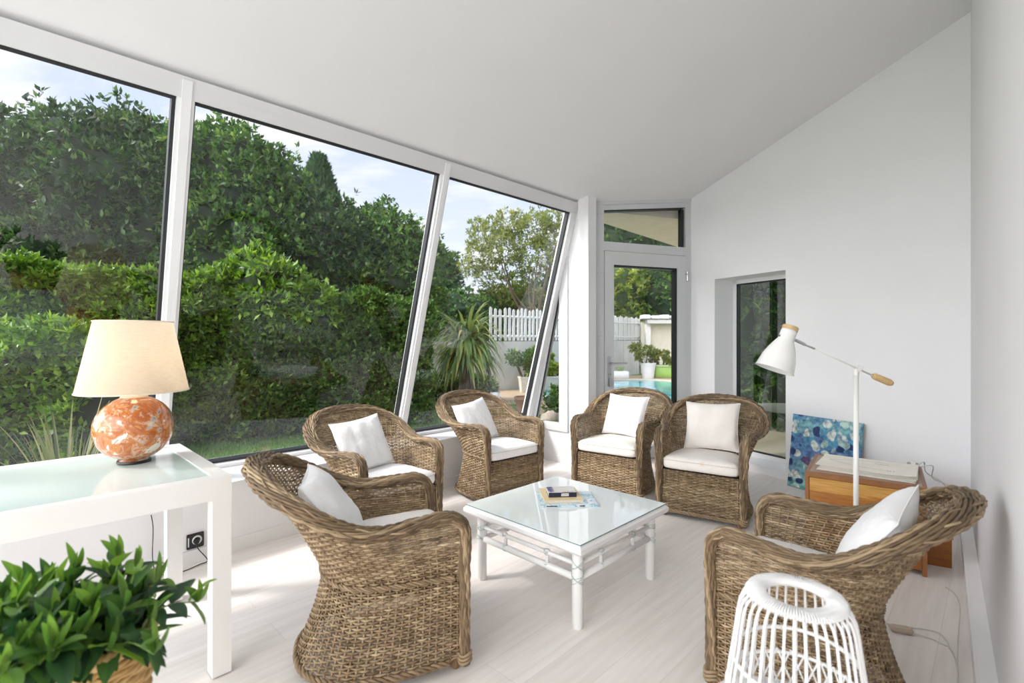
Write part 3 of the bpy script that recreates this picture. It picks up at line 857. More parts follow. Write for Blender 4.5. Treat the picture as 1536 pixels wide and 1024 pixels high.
lamp = thing('table_lamp', 'lit table lamp with an orange marbled round base and cream shade', 'lamp', (-1.70, 2.235, TH-.004))
def marble():
    m, nt, b = new_mat('marbled_ceramic'); tc = N(nt, 'ShaderNodeTexCoord')
    n1_ = N(nt, 'ShaderNodeTexNoise'); n1_.inputs['Scale'].default_value = 8.5; n1_.inputs['Detail'].default_value = 5; n1_.inputs['Distortion'].default_value = 2.2
    nt.links.new(tc.outputs['Object'], n1_.inputs['Vector'])
    r = ramp(nt, [(.30, (.20, .18, .18)), (.355, (.50, .45, .40)), (.39, (.56, .20, .05)), (.48, (.40, .095, .02)), (.54, (.60, .24, .07)), (.585, (.50, .15, .035)), (.60, (.80, .74, .64)), (.69, (.78, .70, .58)), (.71, (.45, .13, .03))])
    nt.links.new(n1_.outputs['Fac'], r.inputs['Fac'])
    n2_ = N(nt, 'ShaderNodeTexNoise'); n2_.inputs['Scale'].default_value = 17; n2_.inputs['Detail'].default_value = 8; n2_.inputs['Distortion'].default_value = 1.5
    nt.links.new(tc.outputs['Object'], n2_.inputs['Vector'])
    r2 = ramp(nt, [(.42, (0, 0, 0)), (.56, (0, 0, 0)), (.60, (.55, .55, .55)), (.64, (0, 0, 0))]); nt.links.new(n2_.outputs['Fac'], r2.inputs['Fac'])
    mx = N(nt, 'ShaderNodeMixRGB'); mx.inputs[2].default_value = (.80, .66, .50, 1)
    nt.links.new(r2.outputs[0], mx.inputs[0]); nt.links.new(r.outputs[0], mx.inputs[1]); nt.links.new(mx.outputs[0], b.inputs['Base Color'])
    b.inputs['Roughness'].default_value = .14; b.inputs['Coat Weight'].default_value = .5; return m
M['marble'] = marble()
prof = [(.0, .012), (.062, .012)]
for i in range(2, 25):
    a = -math.pi/2 + math.pi*i/25
    prof.append((.150*math.cos(a)**.92 if math.cos(a) > 0 else 0, .155+.143*math.sin(a)))
prof = [p for p in prof if not (p[1] > .26 and p[0] < .055)] + [(.052, .292)]
m = MB(); m.lathe(prof, 56); m.build('ceramic_base', M['marble'], lamp, True)
m = MB(); m.lathe([(0, 0), (.062, 0), (.065, .006), (.062, .013), (0, .013)], 32); m.build('foot_pad', M['black'], lamp, 'auto')
M['cream'] = plain('cream_enamel', (.80, .70, .55), .35)
m = MB(); m.lathe([(.054, .288), (.050, .297), (.030, .308), (.017, .318), (.016, .352), (.013, .36), (0, .36)], 28); m.build('neck', M['cream'], lamp, True)
def shade_mat():
    m, nt, b = new_mat('cream_lampshade_linen'); tc = N(nt, 'ShaderNodeTexCoord')
    nz = N(nt, 'ShaderNodeTexNoise'); nz.inputs['Scale'].default_value = 40; nz.inputs['Detail'].default_value = 6
    mp = N(nt, 'ShaderNodeMapping'); mp.inputs['Scale'].default_value = (1, 1, 5); mp.inputs['Rotation'].default_value = (.4, .3, 0)
    nt.links.new(tc.outputs['Object'], mp.inputs[0]); nt.links.new(mp.outputs[0], nz.inputs['Vector'])
    r = ramp(nt, [(.3, (.70, .60, .47)), (.7, (.77, .67, .54))]); nt.links.new(nz.outputs['Fac'], r.inputs['Fac'])
    nt.links.new(r.outputs[0], b.inputs['Base Color']); b.inputs['Roughness'].default_value = .9
    out = nt.nodes['Material Output']; mx = N(nt, 'ShaderNodeMixShader'); mx.inputs[0].default_value = .45
    tl = N(nt, 'ShaderNodeBsdfTranslucent'); nt.links.new(r.outputs[0], tl.inputs['Color'])
    nt.links.new(b.outputs[0], mx.inputs[1]); nt.links.new(tl.outputs[0], mx.inputs[2]); nt.links.new(mx.outputs[0], out.inputs[0]); return m
M['shade'] = shade_mat()
m = MB(); m.lathe([(.207, .318), (.207, .322), (.146, .628), (.146, .632)], 64); 
m.f = [f for f in m.f if len(f) == 4]; m.c = m.c[:len(m.f)]
m.build('lamp_shade', M['shade'], lamp, True)
m = MB()
for r, z in ((.208, .319), (.147, .631)):
    m.tube([Vector((r*math.cos(a), r*math.sin(a), z)) for a in [i*math.pi/32 for i in range(64)]], .0028, 6, closed=True)
for a in (0, 2.094, 4.188): m.tube([(.147*math.cos(a), .147*math.sin(a), .62), (0.012*math.cos(a), .012*math.sin(a), .60)], .002, 5)
m.tube([(0, 0, .36), (0, 0, .60)], .006, 8)
m.build('shade_rim', M['cream'], lamp, True)
M['bulb'] = bpy.data.materials.new('warm_bulb'); M['bulb'].use_nodes = True
bb = M['bulb'].node_tree.nodes['Principled BSDF']; bb.inputs['Base Color'].default_value = (1, .9, .7, 1); bb.inputs['Emission Color'].default_value = (1, .78, .5, 1); bb.inputs['Emission Strength'].default_value = 8
m = MB(); m.lathe([(0, .40), (.018, .405), (.020, .43), (.032, .46), (.034, .485), (.024, .51), (0, .52)], 20); m.build('bulb', M['bulb'], lamp, True)
# socket and lamp cable on the low wall
def LWp(px, py, off=.004):
    a = P(-1, vw(-1)); b = P(3, vw(3)); p = on_line(a, b, px); return Vector((p.x, p.y, zof(py, p.y))) + NV*off
so_ = thing('wall_socket', 'black framed wall socket with a white centre beside the console leg', 'socket'); c = LWp(292.5, 810)
wd = (P(3, vw(3))-P(-1, vw(-1))).normalized(); bs = Matrix.Translation(c) @ Matrix(((wd.x, NV.x, 0, 0), (wd.y, NV.y, 0, 0), (0, 0, 1, 0), (0, 0, 0, 1)))
m = MB(); m.box((-.046, -.004, -.044), (.046, .008, .044), bs, .004); m.build('plate', M['black'], so_)
m = MB(); m.box((-.040, .008, -.028), (-.034, .0095, .026), bs)
m.tube([bs @ Vector((.008+.022*math.cos(a), .010, .004+.022*math.sin(a))) for a in [i*math.pi/12 for i in range(24)]], .005, 6, closed=True); m.build('insert', M['whiteplastic'], so_)
m = MB(); m.lathe([(.0, .03), (.014, .03), (.016, 0)], 16, Matrix.Translation(c+NV*.006) @ NV.to_track_quat('Z', 'Y').to_matrix().to_4x4()); m.build('plug', M['black'], so_)
def fpt(px, py, z=.006):
    Y = F*(EYE-z)/(py-HY); return Vector(((px-768)/F*Y, Y, z))
m = MB(); s = c+NV*.03
m.tube(crom([s, s+NV*.03+Vector((0, 0, -.03)), LWp(308, 836, .05), fpt(300, 846), fpt(270, 858), fpt(235, 863), fpt(200, 868), fpt(165, 875)], 50), .0028, 6)
m.tube(crom([LWp(225, 770, .03), LWp(228, 790, .03), LWp(227, 830, .03), LWp(229, 850, .05), fpt(236, 862)], 30), .0025, 6)
tag(m.build('lamp_cable', M['cable'], None, True), 'thin dark lamp cable running from the wall socket across the floor', 'cable')

# ================================================================ CABINET, PAPERS, PAINTING, FLOOR LAMP
cb0 = Vector((1.87, 3.17, 0)); fdir = Vector((.80, -.60, 0)); 
cab = thing('storage_cabinet', 'low orange-brown wooden cabinet with striped grain front near the back wall', 'cabinet', (cb0.x, cb0.y, 0), math.atan2(fdir.y, fdir.x))
def stripe_wood():
    m, nt, b = new_mat('striped_oiled_wood'); tc = N(nt, 'ShaderNodeTexCoord')
    sp = N(nt, 'ShaderNodeSeparateXYZ'); nt.links.new(tc.outputs['Object'], sp.inputs[0])
    nz = N(nt, 'ShaderNodeTexNoise'); nz.inputs['Scale'].default_value = 3; nz.inputs['Detail'].default_value = 6
    mp = N(nt, 'ShaderNodeMapping'); mp.inputs['Scale'].default_value = (1.3, 1, 9); nt.links.new(tc.outputs['Object'], mp.inputs[0]); nt.links.new(mp.outputs[0], nz.inputs['Vector'])
    ma = N(nt, 'ShaderNodeMath', operation='MULTIPLY_ADD'); ma.inputs[1].default_value = 2.1; nt.links.new(sp.outputs['Z'], ma.inputs[0])
    mb = N(nt, 'ShaderNodeMath', operation='MULTIPLY'); mb.inputs[1].default_value = .28; nt.links.new(nz.outputs['Fac'], mb.inputs[0]); nt.links.new(mb.outputs[0], ma.inputs[2])
    r = ramp(nt, [(.35, (.33, .115, .02)), (.70, (.36, .13, .022)), (.90, (.40, .155, .03)), (.965, (.43, .18, .035)), (.985, (.60, .31, .07)), (1.0, (.62, .34, .085))])
    nt.links.new(ma.outputs[0], r.inputs['Fac']); 
    n2_ = N(nt, 'ShaderNodeTexNoise'); n2_.inputs['Scale'].default_value = 4; mp2 = N(nt, 'ShaderNodeMapping'); mp2.inputs['Scale'].default_value = (1.5, 1, 40)
    nt.links.new(tc.outputs['Object'], mp2.inputs[0]); nt.links.new(mp2.outputs[0], n2_.inputs['Vector']); n2_.inputs['Detail'].default_value = 5
    r2 = ramp(nt, [(.35, (.72, .66, .6)), (.6, (1, 1, 1))]); nt.links.new(n2_.outputs['Fac'], r2.inputs['Fac'])
    mx = N(nt, 'ShaderNodeMixRGB', blend_type='MULTIPLY'); mx.inputs[0].default_value = 1; nt.links.new(r.outputs[0], mx.inputs[1]); nt.links.new(r2.outputs[0], mx.inputs[2])
    nt.links.new(mx.outputs[0], b.inputs['Base Color']); b.inputs['Roughness'].default_value = .4; return m
M['stripe'] = stripe_wood()
M['teak'] = plain('brown_teak', (.27, .11, .035), .42, var=.15, vscale=14)
M['teaktop'] = plain('worn_brown_top', (.34, .20, .13), .35, var=.08, vscale=10)
CW, CD, CHh = .60, .60, .50
m = MB(); m.box((0, 0, 0), (.022, CD, CHh)); m.box((CW-.022, 0, 0), (CW, CD, CHh)); m.box((.022, CD-.015, .02), (CW-.022, CD, CHh-.022)); m.box((.022, .02, .03), (CW-.022, CD-.015, .045)); m.build('body', M['teak'], cab)
m = MB(); m.box((0, 0, CHh), (CW, CD, CHh+.003), None); m.build('top_panel', M['teaktop'], cab)
m = MB(); m.box((-.001, -.003, CHh-.024), (CW+.001, .022, CHh+.005)); m.box((-.001, .022, CHh-.024), (.02, CD, CHh+.005)); m.box((CW-.02, .022, CHh-.024), (CW+.001, CD, CHh+.005)); m.box((.02, CD-.02, CHh-.024), (CW-.02, CD, CHh+.005)); m.build('top_edge', M['teak'], cab)
for k, (z0, z1) in enumerate(((.255, .472), (.03, .25))):
    m = MB(); m.box((.024, .004, z0), (CW-.024, .022, z1)); d = m.build('drawer', M['stripe'], cab)
CM = Matrix.Translation(cb0) @ Matrix.Rotation(math.atan2(fdir.y, fdir.x), 4, 'Z')
M['paper'] = plain('aged_cream_paper', (.84, .79, .70), .8, var=.04, vscale=12)
M['paper2'] = plain('white_paper', (.86, .84, .78), .8, var=.03)
M['ink'] = plain('faded_ink', (.22, .22, .30), .7)
R = random.Random(3)
fd = thing('paper_folder', 'cream folder of loose drawings with curling sheets lying on the wooden cabinet', 'folder'); fd.matrix_world = CM @ Matrix.Translation((.32, .27, CHh+.0055)) @ Matrix.Rotation(math.radians(-4), 4, 'Z') @ Matrix.Diagonal((1.06, 1.1, 1.25, 1))
def sheet(m, x0, x1, y0, y1, z, curl=0.0, th=.0012, rot=0.0):
    n = 8; vs = []; fs = []; cr, sr = math.cos(rot), math.sin(rot)
    for k in (0, 1):
        for j in range(2):
            for i in range(n+1):
                f = i/n; x = x0+(x1-x0)*f; y = (y0, y1)[j]; zz = z+curl*max(0, f-.75)**2*10*(1-.4*j)+k*th
                vs.append(Vector((x*cr-y*sr, x*sr+y*cr, zz)))
    q = (n+1)
    for i in range(n):
        fs += [(i, i+1, q+i+1, q+i)[::-1], (2*q+i, 2*q+i+1, 3*q+i+1, 3*q+i), (i, i+1, 2*q+i+1, 2*q+i), (q+i, 3*q+i, 3*q+i+1, q+i+1)]
    fs += [(0, 2*q, 3*q, q), (n, q+n, 3*q+n, 2*q+n)]
    m.add(vs, fs, .5)
m = MB(); sheet(m, -.24, .23, -.17, .16, 0, 0, .003); m.build('back_cover', M['paper'], fd)
m = MB()
for k in range(9): sheet(m, -.22+R.uniform(-.01, .01), .22+R.uniform(-.015, .02), -.165+R.uniform(-.01, .01), .15+R.uniform(-.01, .01), .004+.0022*k, R.uniform(0, .006), .0012, R.uniform(-.02, .02))
m.build('loose_sheets', M['paper2'], fd)
m = MB(); sheet(m, -.245, .235, -.175, .165, .026, .012, .002); m.build('front_cover', M['paper'], fd)
m = MB()
for k in range(6): m.box((.03+.012*k, .05, .0281), (.038+.012*k, .058, .0284))
for k in range(4): m.box((.10+.014*k, -.10, .0281), (.104+.014*k, -.085, .0284))
for a, b in (((-.2, .02), (-.05, .10)), ((-.05, .10), (.10, .09)), ((-.2, .02), (-.06, -.08)), ((-.06, -.08), (.12, -.10)), ((.02, .12), (.07, .12))):
    m.beam((a[0], a[1], .0283), (b[0], b[1], .0283), .0016, .0003)
m.build('pencil_drawing', M['ink'], fd)
ps = thing('power_strip', 'small grey power strip with pale cables on the cabinet back corner', 'power strip'); ps.matrix_world = CM @ Matrix.Translation((.555, .50, CHh+.0055))
m = MB(); m.box((-.03, -.05, 0), (.03, .05, .03), None, .005); m.build('body', plain('taupe_plastic', (.42, .36, .33), .5), ps)
m = MB(); m.box((-.012, -.02, .03), (.012, .02, .045)); m.build('plug', M['whiteplastic'], ps)
m = MB(); c0 = CM @ Vector((.575, .47, CHh+.03))
wallp = lambda px, py, off=.03: (lambda p: Vector((p.x, p.y, zof(py, p.y)))-WN*off)(on_line(W1, W1+WD, px))
m.tube(crom([c0, c0+Vector((.06, .02, .02)), wallp(1400, 706, .10), wallp(1418, 722, .05), wallp(1432, 745, .03), wallp(1440, 790, .05)], 50), .0035, 6)
m.tube(crom([c0+Vector((0, -.02, 0)), c0+Vector((.10, .0, .0)), wallp(1412, 714, .12), wallp(1430, 728, .05), wallp(1446, 752, .05)], 50), .003, 6)
tag(m.build('power_cable', M['wcable'], None, True), 'pale cables looping from the cabinet top down to the wall corner', 'cable')
bx = thing('wooden_box', 'small orange wooden box on the floor behind the armchair by the right wall', 'box', (2.50, 2.97, 0), math.radians(-30))
m = MB(); m.box((-.10, 0, 0), (.10, .10, .17)); m.build('body', M['stripe'], bx); m = MB(); m.box((-.105, -.004, .17), (.105, .104, .182)); m.build('lid', M['teak'], bx)

# painting leaning on the back wall
def painting_mat():
    m, nt, b = new_mat('blue_pebble_painting'); tc = N(nt, 'ShaderNodeTexCoord')
    mp = N(nt, 'ShaderNodeMapping'); mp.inputs['Scale'].default_value = (1, 1, 1); nt.links.new(tc.outputs['Object'], mp.inputs[0])
    sp = N(nt, 'ShaderNodeSeparateXYZ'); nt.links.new(tc.outputs['Object'], sp.inputs[0])
    nz = N(nt, 'ShaderNodeTexNoise'); nz.inputs['Scale'].default_value = 6; nz.inputs['Detail'].default_value = 8; nt.links.new(mp.outputs[0], nz.inputs['Vector'])
    bgm = N(nt, 'ShaderNodeMath', operation='MULTIPLY_ADD'); bgm.inputs[1].default_value = 1.3; nt.links.new(sp.outputs['Z'], bgm.inputs[0])
    h_ = N(nt, 'ShaderNodeMath', operation='MULTIPLY'); h_.inputs[1].default_value = .35; nt.links.new(nz.outputs['Fac'], h_.inputs[0]); nt.links.new(h_.outputs[0], bgm.inputs[2])
    bg = ramp(nt, [(.12, (.10, .42, .42)), (.25, (.28, .58, .56)), (.38, (.18, .38, .50)), (.6, (.13, .24, .50)), (.80, (.10, .33, .55)), (.92, (.22, .48, .52)), (1.0, (.10, .30, .52))]); nt.links.new(bgm.outputs[0], bg.inputs['Fac'])
    n2_ = N(nt, 'ShaderNodeTexNoise'); n2_.inputs['Scale'].default_value = 5; nt.links.new(mp.outputs[0], n2_.inputs['Vector'])
    vm = N(nt, 'ShaderNodeMixRGB'); vm.inputs[0].default_value = .14; nt.links.new(mp.outputs[0], vm.inputs[1]); nt.links.new(n2_.outputs['Color'], vm.inputs[2])
    vo = N(nt, 'ShaderNodeTexVoronoi'); vo.inputs['Scale'].default_value = 14; nt.links.new(vm.outputs[0], vo.inputs['Vector'])
    mask = ramp(nt, [(.0, (1, 1, 1)), (.47, (1, 1, 1)), (.56, (0, 0, 0))]); nt.links.new(vo.outputs['Distance'], mask.inputs['Fac'])
    sx = N(nt, 'ShaderNodeSeparateColor'); nt.links.new(vo.outputs['Color'], sx.inputs[0])
    pc = ramp(nt, [(0, (.03, .06, .20)), (.16, (.12, .22, .46)), (.28, (.20, .42, .50)), (.40, (.45, .64, .60)), (.6, (.66, .74, .72)), (.8, (.80, .80, .74)), (.92, (.18, .26, .08)), (.97, (.16, .10, .22))], 'CONSTANT'); nt.links.new(sx.outputs['Red'], pc.inputs['Fac'])
    mx = N(nt, 'ShaderNodeMixRGB'); nt.links.new(mask.outputs[0], mx.inputs[0]); nt.links.new(bg.outputs[0], mx.inputs[1]); nt.links.new(pc.outputs[0], mx.inputs[2])
    n3 = N(nt, 'ShaderNodeTexNoise'); n3.inputs['Scale'].default_value = 30; n3.inputs['Detail'].default_value = 6; nt.links.new(mp.outputs[0], n3.inputs['Vector'])
    r3 = ramp(nt, [(.35, (.45, .5, .55)), (.5, (.85, .85, .85)), (.62, (1.15, 1.12, 1.05))]); nt.links.new(n3.outputs['Fac'], r3.inputs['Fac'])
    m2 = N(nt, 'ShaderNodeMixRGB', blend_type='MULTIPLY'); m2.inputs[0].default_value = 1; nt.links.new(mx.outputs[0], m2.inputs[1]); nt.links.new(r3.outputs[0], m2.inputs[2])
    nt.links.new(m2.outputs[0], b.inputs['Base Color']); b.inputs['Roughness'].default_value = .35; return m
M['paint'] = painting_mat()
pb = on_line(W1-WN*.118, W1+WD-WN*.118, 1183); pe = on_line(W1-WN*.118, W1+WD-WN*.118, 1287)
pdir = (Vector((pe.x, pe.y, 0))-Vector((pb.x, pb.y, 0))); PLn = pdir.length; pdir.normalize(); pnrm = Vector((-pdir.y, pdir.x, 0))
if pnrm.dot(WN) < 0: pnrm = -pnrm
lean = math.radians(7.5); upv = (Vector((0, 0, 1))*math.cos(lean)+pnrm*math.sin(lean))
Mp = Matrix(((pdir.x, -pnrm.x*math.cos(lean), upv.x, pb.x), (pdir.y, -pnrm.y*math.cos(lean), upv.y, pb.y), (0, math.sin(lean), upv.z, .003), (0, 0, 0, 1)))
pt = thing('canvas_painting', 'blue and turquoise painting of pebble shapes leaning on the back wall', 'painting'); pt.matrix_world = Mp
m = MB(); m.box((0, -.001, 0), (PLn, .022, .655)); 
m.build('canvas', M['paint'], pt)
m = MB(); m.box((.01, -.014, .01), (.04, -.0012, .645)); m.box((PLn-.04, -.014, .01), (PLn-.01, -.0012, .645)); m.box((.04, -.014, .01), (PLn-.04, -.0012, .04)); m.box((.04, -.014, .615), (PLn-.04, -.0012, .645)); m.build('stretcher', M['beech'], pt)

# floor lamp
FY = 2.62; fx = (1284-768)/F*FY
def fl_pt(px, py, Y=FY): return Vector(((px-768)/F*Y, Y, zof(py, Y)))
lp = thing('floor_lamp', 'white adjustable reading lamp with beech details behind the armchair', 'lamp', (fx, FY, 0))
O = Vector((fx, FY, 0)); q = lambda px, py: fl_pt(px, py)-O
m = MB(); m.lathe([(0, 0), (.095, 0), (.10, .006), (.095, .016), (.02, .022), (.013, .03)], 40); m.build('base', M['lacq'], lp, 'auto')
jz = q(1284, 557).z
m = MB(); m.tube([(0, 0, .02), (0, 0, jz-.01)], .0125, 16); m.build('pole', M['lacq'], lp, True)
m = MB(); J = q(1287, 554); m.tube([J+Vector((-.005, -.02, 0)), J+Vector((-.005, .02, 0))], .011, 14); m.tube([Vector((0, 0, jz-.02)), Vector((0, 0, jz+.012))], .014, 14); m.tube([J+Vector((.012, -.016, .012)), J+Vector((.012, .016, .012))], .009, 12)
m.build('joint', M['lacq'], lp, 'auto')
m = MB(); a_ = q(1203, 514); b_ = q(1311, 564); m.tube([a_, b_], .0048, 10); m.build('arm', M['lacq'], lp, True)
m = MB(); m.tube([q(1193, 510), q(1207, 516.5)], .0085, 12); m.tube([q(1207, 516.5), q(1222, 523)], .0055, 12); m.build('arm_socket', M['steel'], lp, 'auto')
m = MB(); m.tube([q(1309, 563), q(1312, 564.3), q(1334, 573.5), q(1338, 575)], [.012, .0175, .0185, .013], 18); m.build('handle', M['beech'], lp, True)
top = q(1186.5, 489); bot = q(1161.5, 554); axd = (bot-top).normalized(); Ls = (bot-top).length
Ms = Matrix.Translation(top) @ axd.to_track_quat('Z', 'Y').to_matrix().to_4x4()
m = MB(); k = Ls
pr = [(.0, .020), (.036, .020), (.039, .032), (.039, .075), (.052, .10), (.068, .135), (.082, .175), (.094, k-.004), (.0975, k), (.0945, k+.001), (.080, .176), (.066, .137), (.05, .103), (.036, .08), (0, .075)]
m.lathe(pr, 40, Ms); lsh = m.build('lamp_shade', plain('glossy_white_enamel', (.84, .83, .81), .15), lp, True)
m = MB(); m.lathe([(0, 0), (.035, 0), (.0395, .003), (.0395, .021), (0, .021)], 32, Ms); m.build('wood_cap', M['beech'], lsh, 'auto')
m = MB(); cc = q(1172, 504); m.tube([q(1180, 505), cc], .004, 8); m.lathe([(0, -.008), (.011, -.008), (.012, 0), (.011, .008), (0, .008)], 16, Matrix.Translation(cc) @ Matrix.Rotation(math.pi/2, 4, 'X')); m.build('switch_knob', M['chrome'], lsh, 'auto')
m = MB(); m.lathe([(0, .09), (.02, .1), (.03, .14), (.02, .17), (0, .18)], 16, Ms); m.build('bulb', M['whiteplastic'], lp, True)
# inline switch and its cord near the right wall
sw = thing('foot_switch', 'beige inline foot switch lying on the floor behind the armchair', 'switch', fpt(1352, 948, 0)[:], math.radians(-20))
m = MB(); m.box((-.045, -.022, .001), (.045, .022, .026), None, .010); m.build('body', plain('beige_plastic', (.50, .42, .32), .45), sw, 'auto')
m = MB(); 
m.tube(crom([fpt(1368, 949, .012), fpt(1395, 957, .004), fpt(1422, 968, .004), fpt(1410, 950, .004), fpt(1385, 943, .004), fpt(1356, 940, .004), fpt(1330, 935, .004)], 60), .003, 6)
m.tube(crom([fpt(1422, 968, .004), fpt(1432, 985, .004), fpt(1437, 1010, .004), fpt(1434, 1040, .004)], 30), .003, 6)
m.tube(crom([fpt(1418, 880, .004), fpt(1432, 890, .004), fpt(1440, 910, .02), fpt(1437, 960, .02), fpt(1436, 1000, .004)], 30), .0025, 6)
tag(m.build('switch_cord', M['wcable'], None, True), 'thin pale cord looping from the foot switch along the right baseboard', 'cord')

# ================================================================ CANE LANTERN ON ROUND STOOL
LY = 1.27; LX = (1193-768)/F*LY; ZS = .338
st = thing('round_stool', 'round cream stool under the white cane lantern', 'stool', (LX, LY+.02, 0))
m = MB(); m.lathe([(0, .275), (.20, .275), (.215, .29), (.22, .315), (.215, .330), (.20, .337), (0, ZS)], 48); m.build('seat', M['cloth'], st, True)
for k in range(4):
    a = math.pi/4+k*math.pi/2; m = MB(); m.tube([(.17*math.cos(a), .17*math.sin(a), 0), (.14*math.cos(a), .14*math.sin(a), .29)], [.012, .016], 12); m.build('leg', M['beech'], st, True)
ln = thing('cane_lantern', 'white cane lantern with an open ring top, nearest to the camera', 'lantern', (LX, LY, ZS+.001))
HL = .35; zt_ = HL
def lprof(t):      # t 0 top .. 1 bottom
    pts = [(.093, HL), (.112, HL-.004), (.126, HL-.025), (.134, HL-.06), (.145, HL-.14), (.157, HL-.22), (.165, HL-.30), (.166, .004)]
    i = min(int(t*(len(pts)-1)), len(pts)-2); f = t*(len(pts)-1)-i
    return pts[i][0]+(pts[i+1][0]-pts[i][0])*f, pts[i][1]+(pts[i+1][1]-pts[i][1])*f
def ribpath(a, n=26, dr=0):
    pts = [Vector(((r+dr)*math.cos(a), (r+dr)*math.sin(a), z)) for r, z in [lprof(i/7) for i in range(8)]]
    return crom(pts, n)
for k in range(36):
    m = MB(); m.tube(ribpath(2*math.pi*k/36 + random.uniform(-.015, .015), 22, .0), .0033, 7, up=(0, 0, 1) if False else None); m.build('rib', M['lacq2'], ln, True)
m = MB(); R0 = .083
for q_ in range(3): m.tube([Vector(((R0+.012*q_-.006)*math.cos(a), (R0+.012*q_-.006)*math.sin(a), HL+.004-(.004 if q_ == 2 else 0))) for a in [i*math.pi/36 for i in range(72)]], .0085, 8, closed=True)
for k in range(110):
    a = 2*math.pi*k/110; c_ = Vector(((R0+.008)*math.cos(a), (R0+.008)*math.sin(a), HL+.003)); rr = Vector((math.cos(a), math.sin(a), 0))
    tt = Vector((-math.sin(a), math.cos(a), 0))*.0
    m.tube([c_+rr*.0245*math.cos(b)+Vector((0, 0, 1))*.0115*math.sin(b) for b in [j*math.pi/5 for j in range(10)]], .0022, 4, closed=True)
m.build('top_ring', M['lacq2'], ln, True)
for z, dr, r in ((HL-.165, -.004, .0055), (HL-.245, .002, .005), (.01, .0, .008)):
    t = [lprof(i/200) for i in range(201)]; R1 = min(t, key=lambda p: abs(p[1]-z))[0]+dr
    m = MB(); m.tube([Vector((R1*math.cos(a), R1*math.sin(a), z+.012*math.sin(a+1)*(1 if z > .05 else 0))) for a in [i*math.pi/36 for i in range(72)]], r, 8, closed=True); m.build('hoop', M['lacq2'], ln, True)
m = MB()
for k in range(28):
    a = 2*math.pi*k/28; t0 = lprof(.72); t1 = lprof(1.0)
    m.tube([Vector((t0[0]*math.cos(a), t0[0]*math.sin(a), t0[1])), Vector((t1[0]*math.cos(a+.3), t1[0]*math.sin(a+.3), t1[1]))], .0028, 5)
    m.tube([Vector((t0[0]*math.cos(a), t0[0]*math.sin(a), t0[1])), Vector((t1[0]*math.cos(a-.3), t1[0]*math.sin(a-.3), t1[1]))], .0028, 5)
m.build('lattice', M['lacq2'], ln, True)

# ================================================================ POTTED PLANT (front left)
PX, PY, PZ = -1.02, 1.14, .655
pl = thing('potted_plant', 'leafy green plant in a woven tan basket in the corner by the console table', 'potted plant', (PX, PY, 0))
M['basket'] = wicker_mat('tan_seagrass', [(0, (.28, .15, .05)), (.4, (.50, .31, .12)), (.7, (.62, .42, .19)), (1, (.72, .53, .28))], 30)
m = MB(); z = .012; k = 0
while z < PZ:
    r = .115+.045*(z/PZ); n = 72
    m.tube([Vector(((r+.003*math.sin(i*math.pi/2+k*math.pi))*math.cos(2*math.pi*i/n), (r+.003*math.sin(i*math.pi/2+k*math.pi))*math.sin(2*math.pi*i/n), z+.002*math.sin(i*1.1+k))) for i in range(n)], .0068, 6, closed=True, c=random.random())
    z += .0115; k += 1
m.build('basket', M['basket'], pl, True, attr=True)
m = MB()
for q_ in range(3): m.tube([Vector(((.160+.008*math.cos(a*22+q_*2.09))*math.cos(a), (.160+.008*math.cos(a*22+q_*2.09))*math.sin(a), PZ+.004+.008*math.sin(a*22+q_*2.09))) for a in [i*math.pi/110 for i in range(220)]], .0075, 5, closed=True, c=random.uniform(.4, .9))
m.build('basket_rim', M['basket'], pl, True, attr=True)
m = MB(); m.lathe([(0, 0), (.112, 0), (.150, PZ-.06), (.0, PZ-.05)], 32); m.build('soil', plain('dark_soil', (.03, .02, .013), .95, bump=.6, var=.3, vscale=30), pl, True)
LM = leaf_mat('sage_leaf', [(.014, .042, .016), (.032, .082, .026), (.085, .18, .036), (.20, .34, .06)], .32, .42, .45)
M['stem'] = plain('green_stem', (.16, .26, .06), .5)
R = random.Random(12); V = []; Fc = []; rn = []; sm = MB()
def big_leaf(base, d, up_, L, W, droop, c, nseg=9):
    d = d.normalized(); side = d.cross(up_).normalized(); upn = side.cross(d).normalized()
    p = base.copy(); o = len(V); cur = d.copy()
    for i in range(nseg+1):
        f = i/nseg; w = W*(math.sin(math.pi*min(1, f**.8*1.0))**.8)*(1 if f < .98 else .02)+.0006
        nrm = side.cross(cur).normalized()
        V.append(p - side*w + nrm*w*.35); V.append(p.copy()); V.append(p + side*w + nrm*w*.35)
        cur = (cur - Vector((0, 0, 1))*droop/nseg).normalized(); p = p + cur*L/nseg
    for i in range(nseg):
        for j in (0, 1):
            Fc.append((o+i*3+j, o+i*3+j+1, o+i*3+4+j, o+i*3+3+j)); rn.append(min(1, max(0, c+(.05 if j else -.05))))
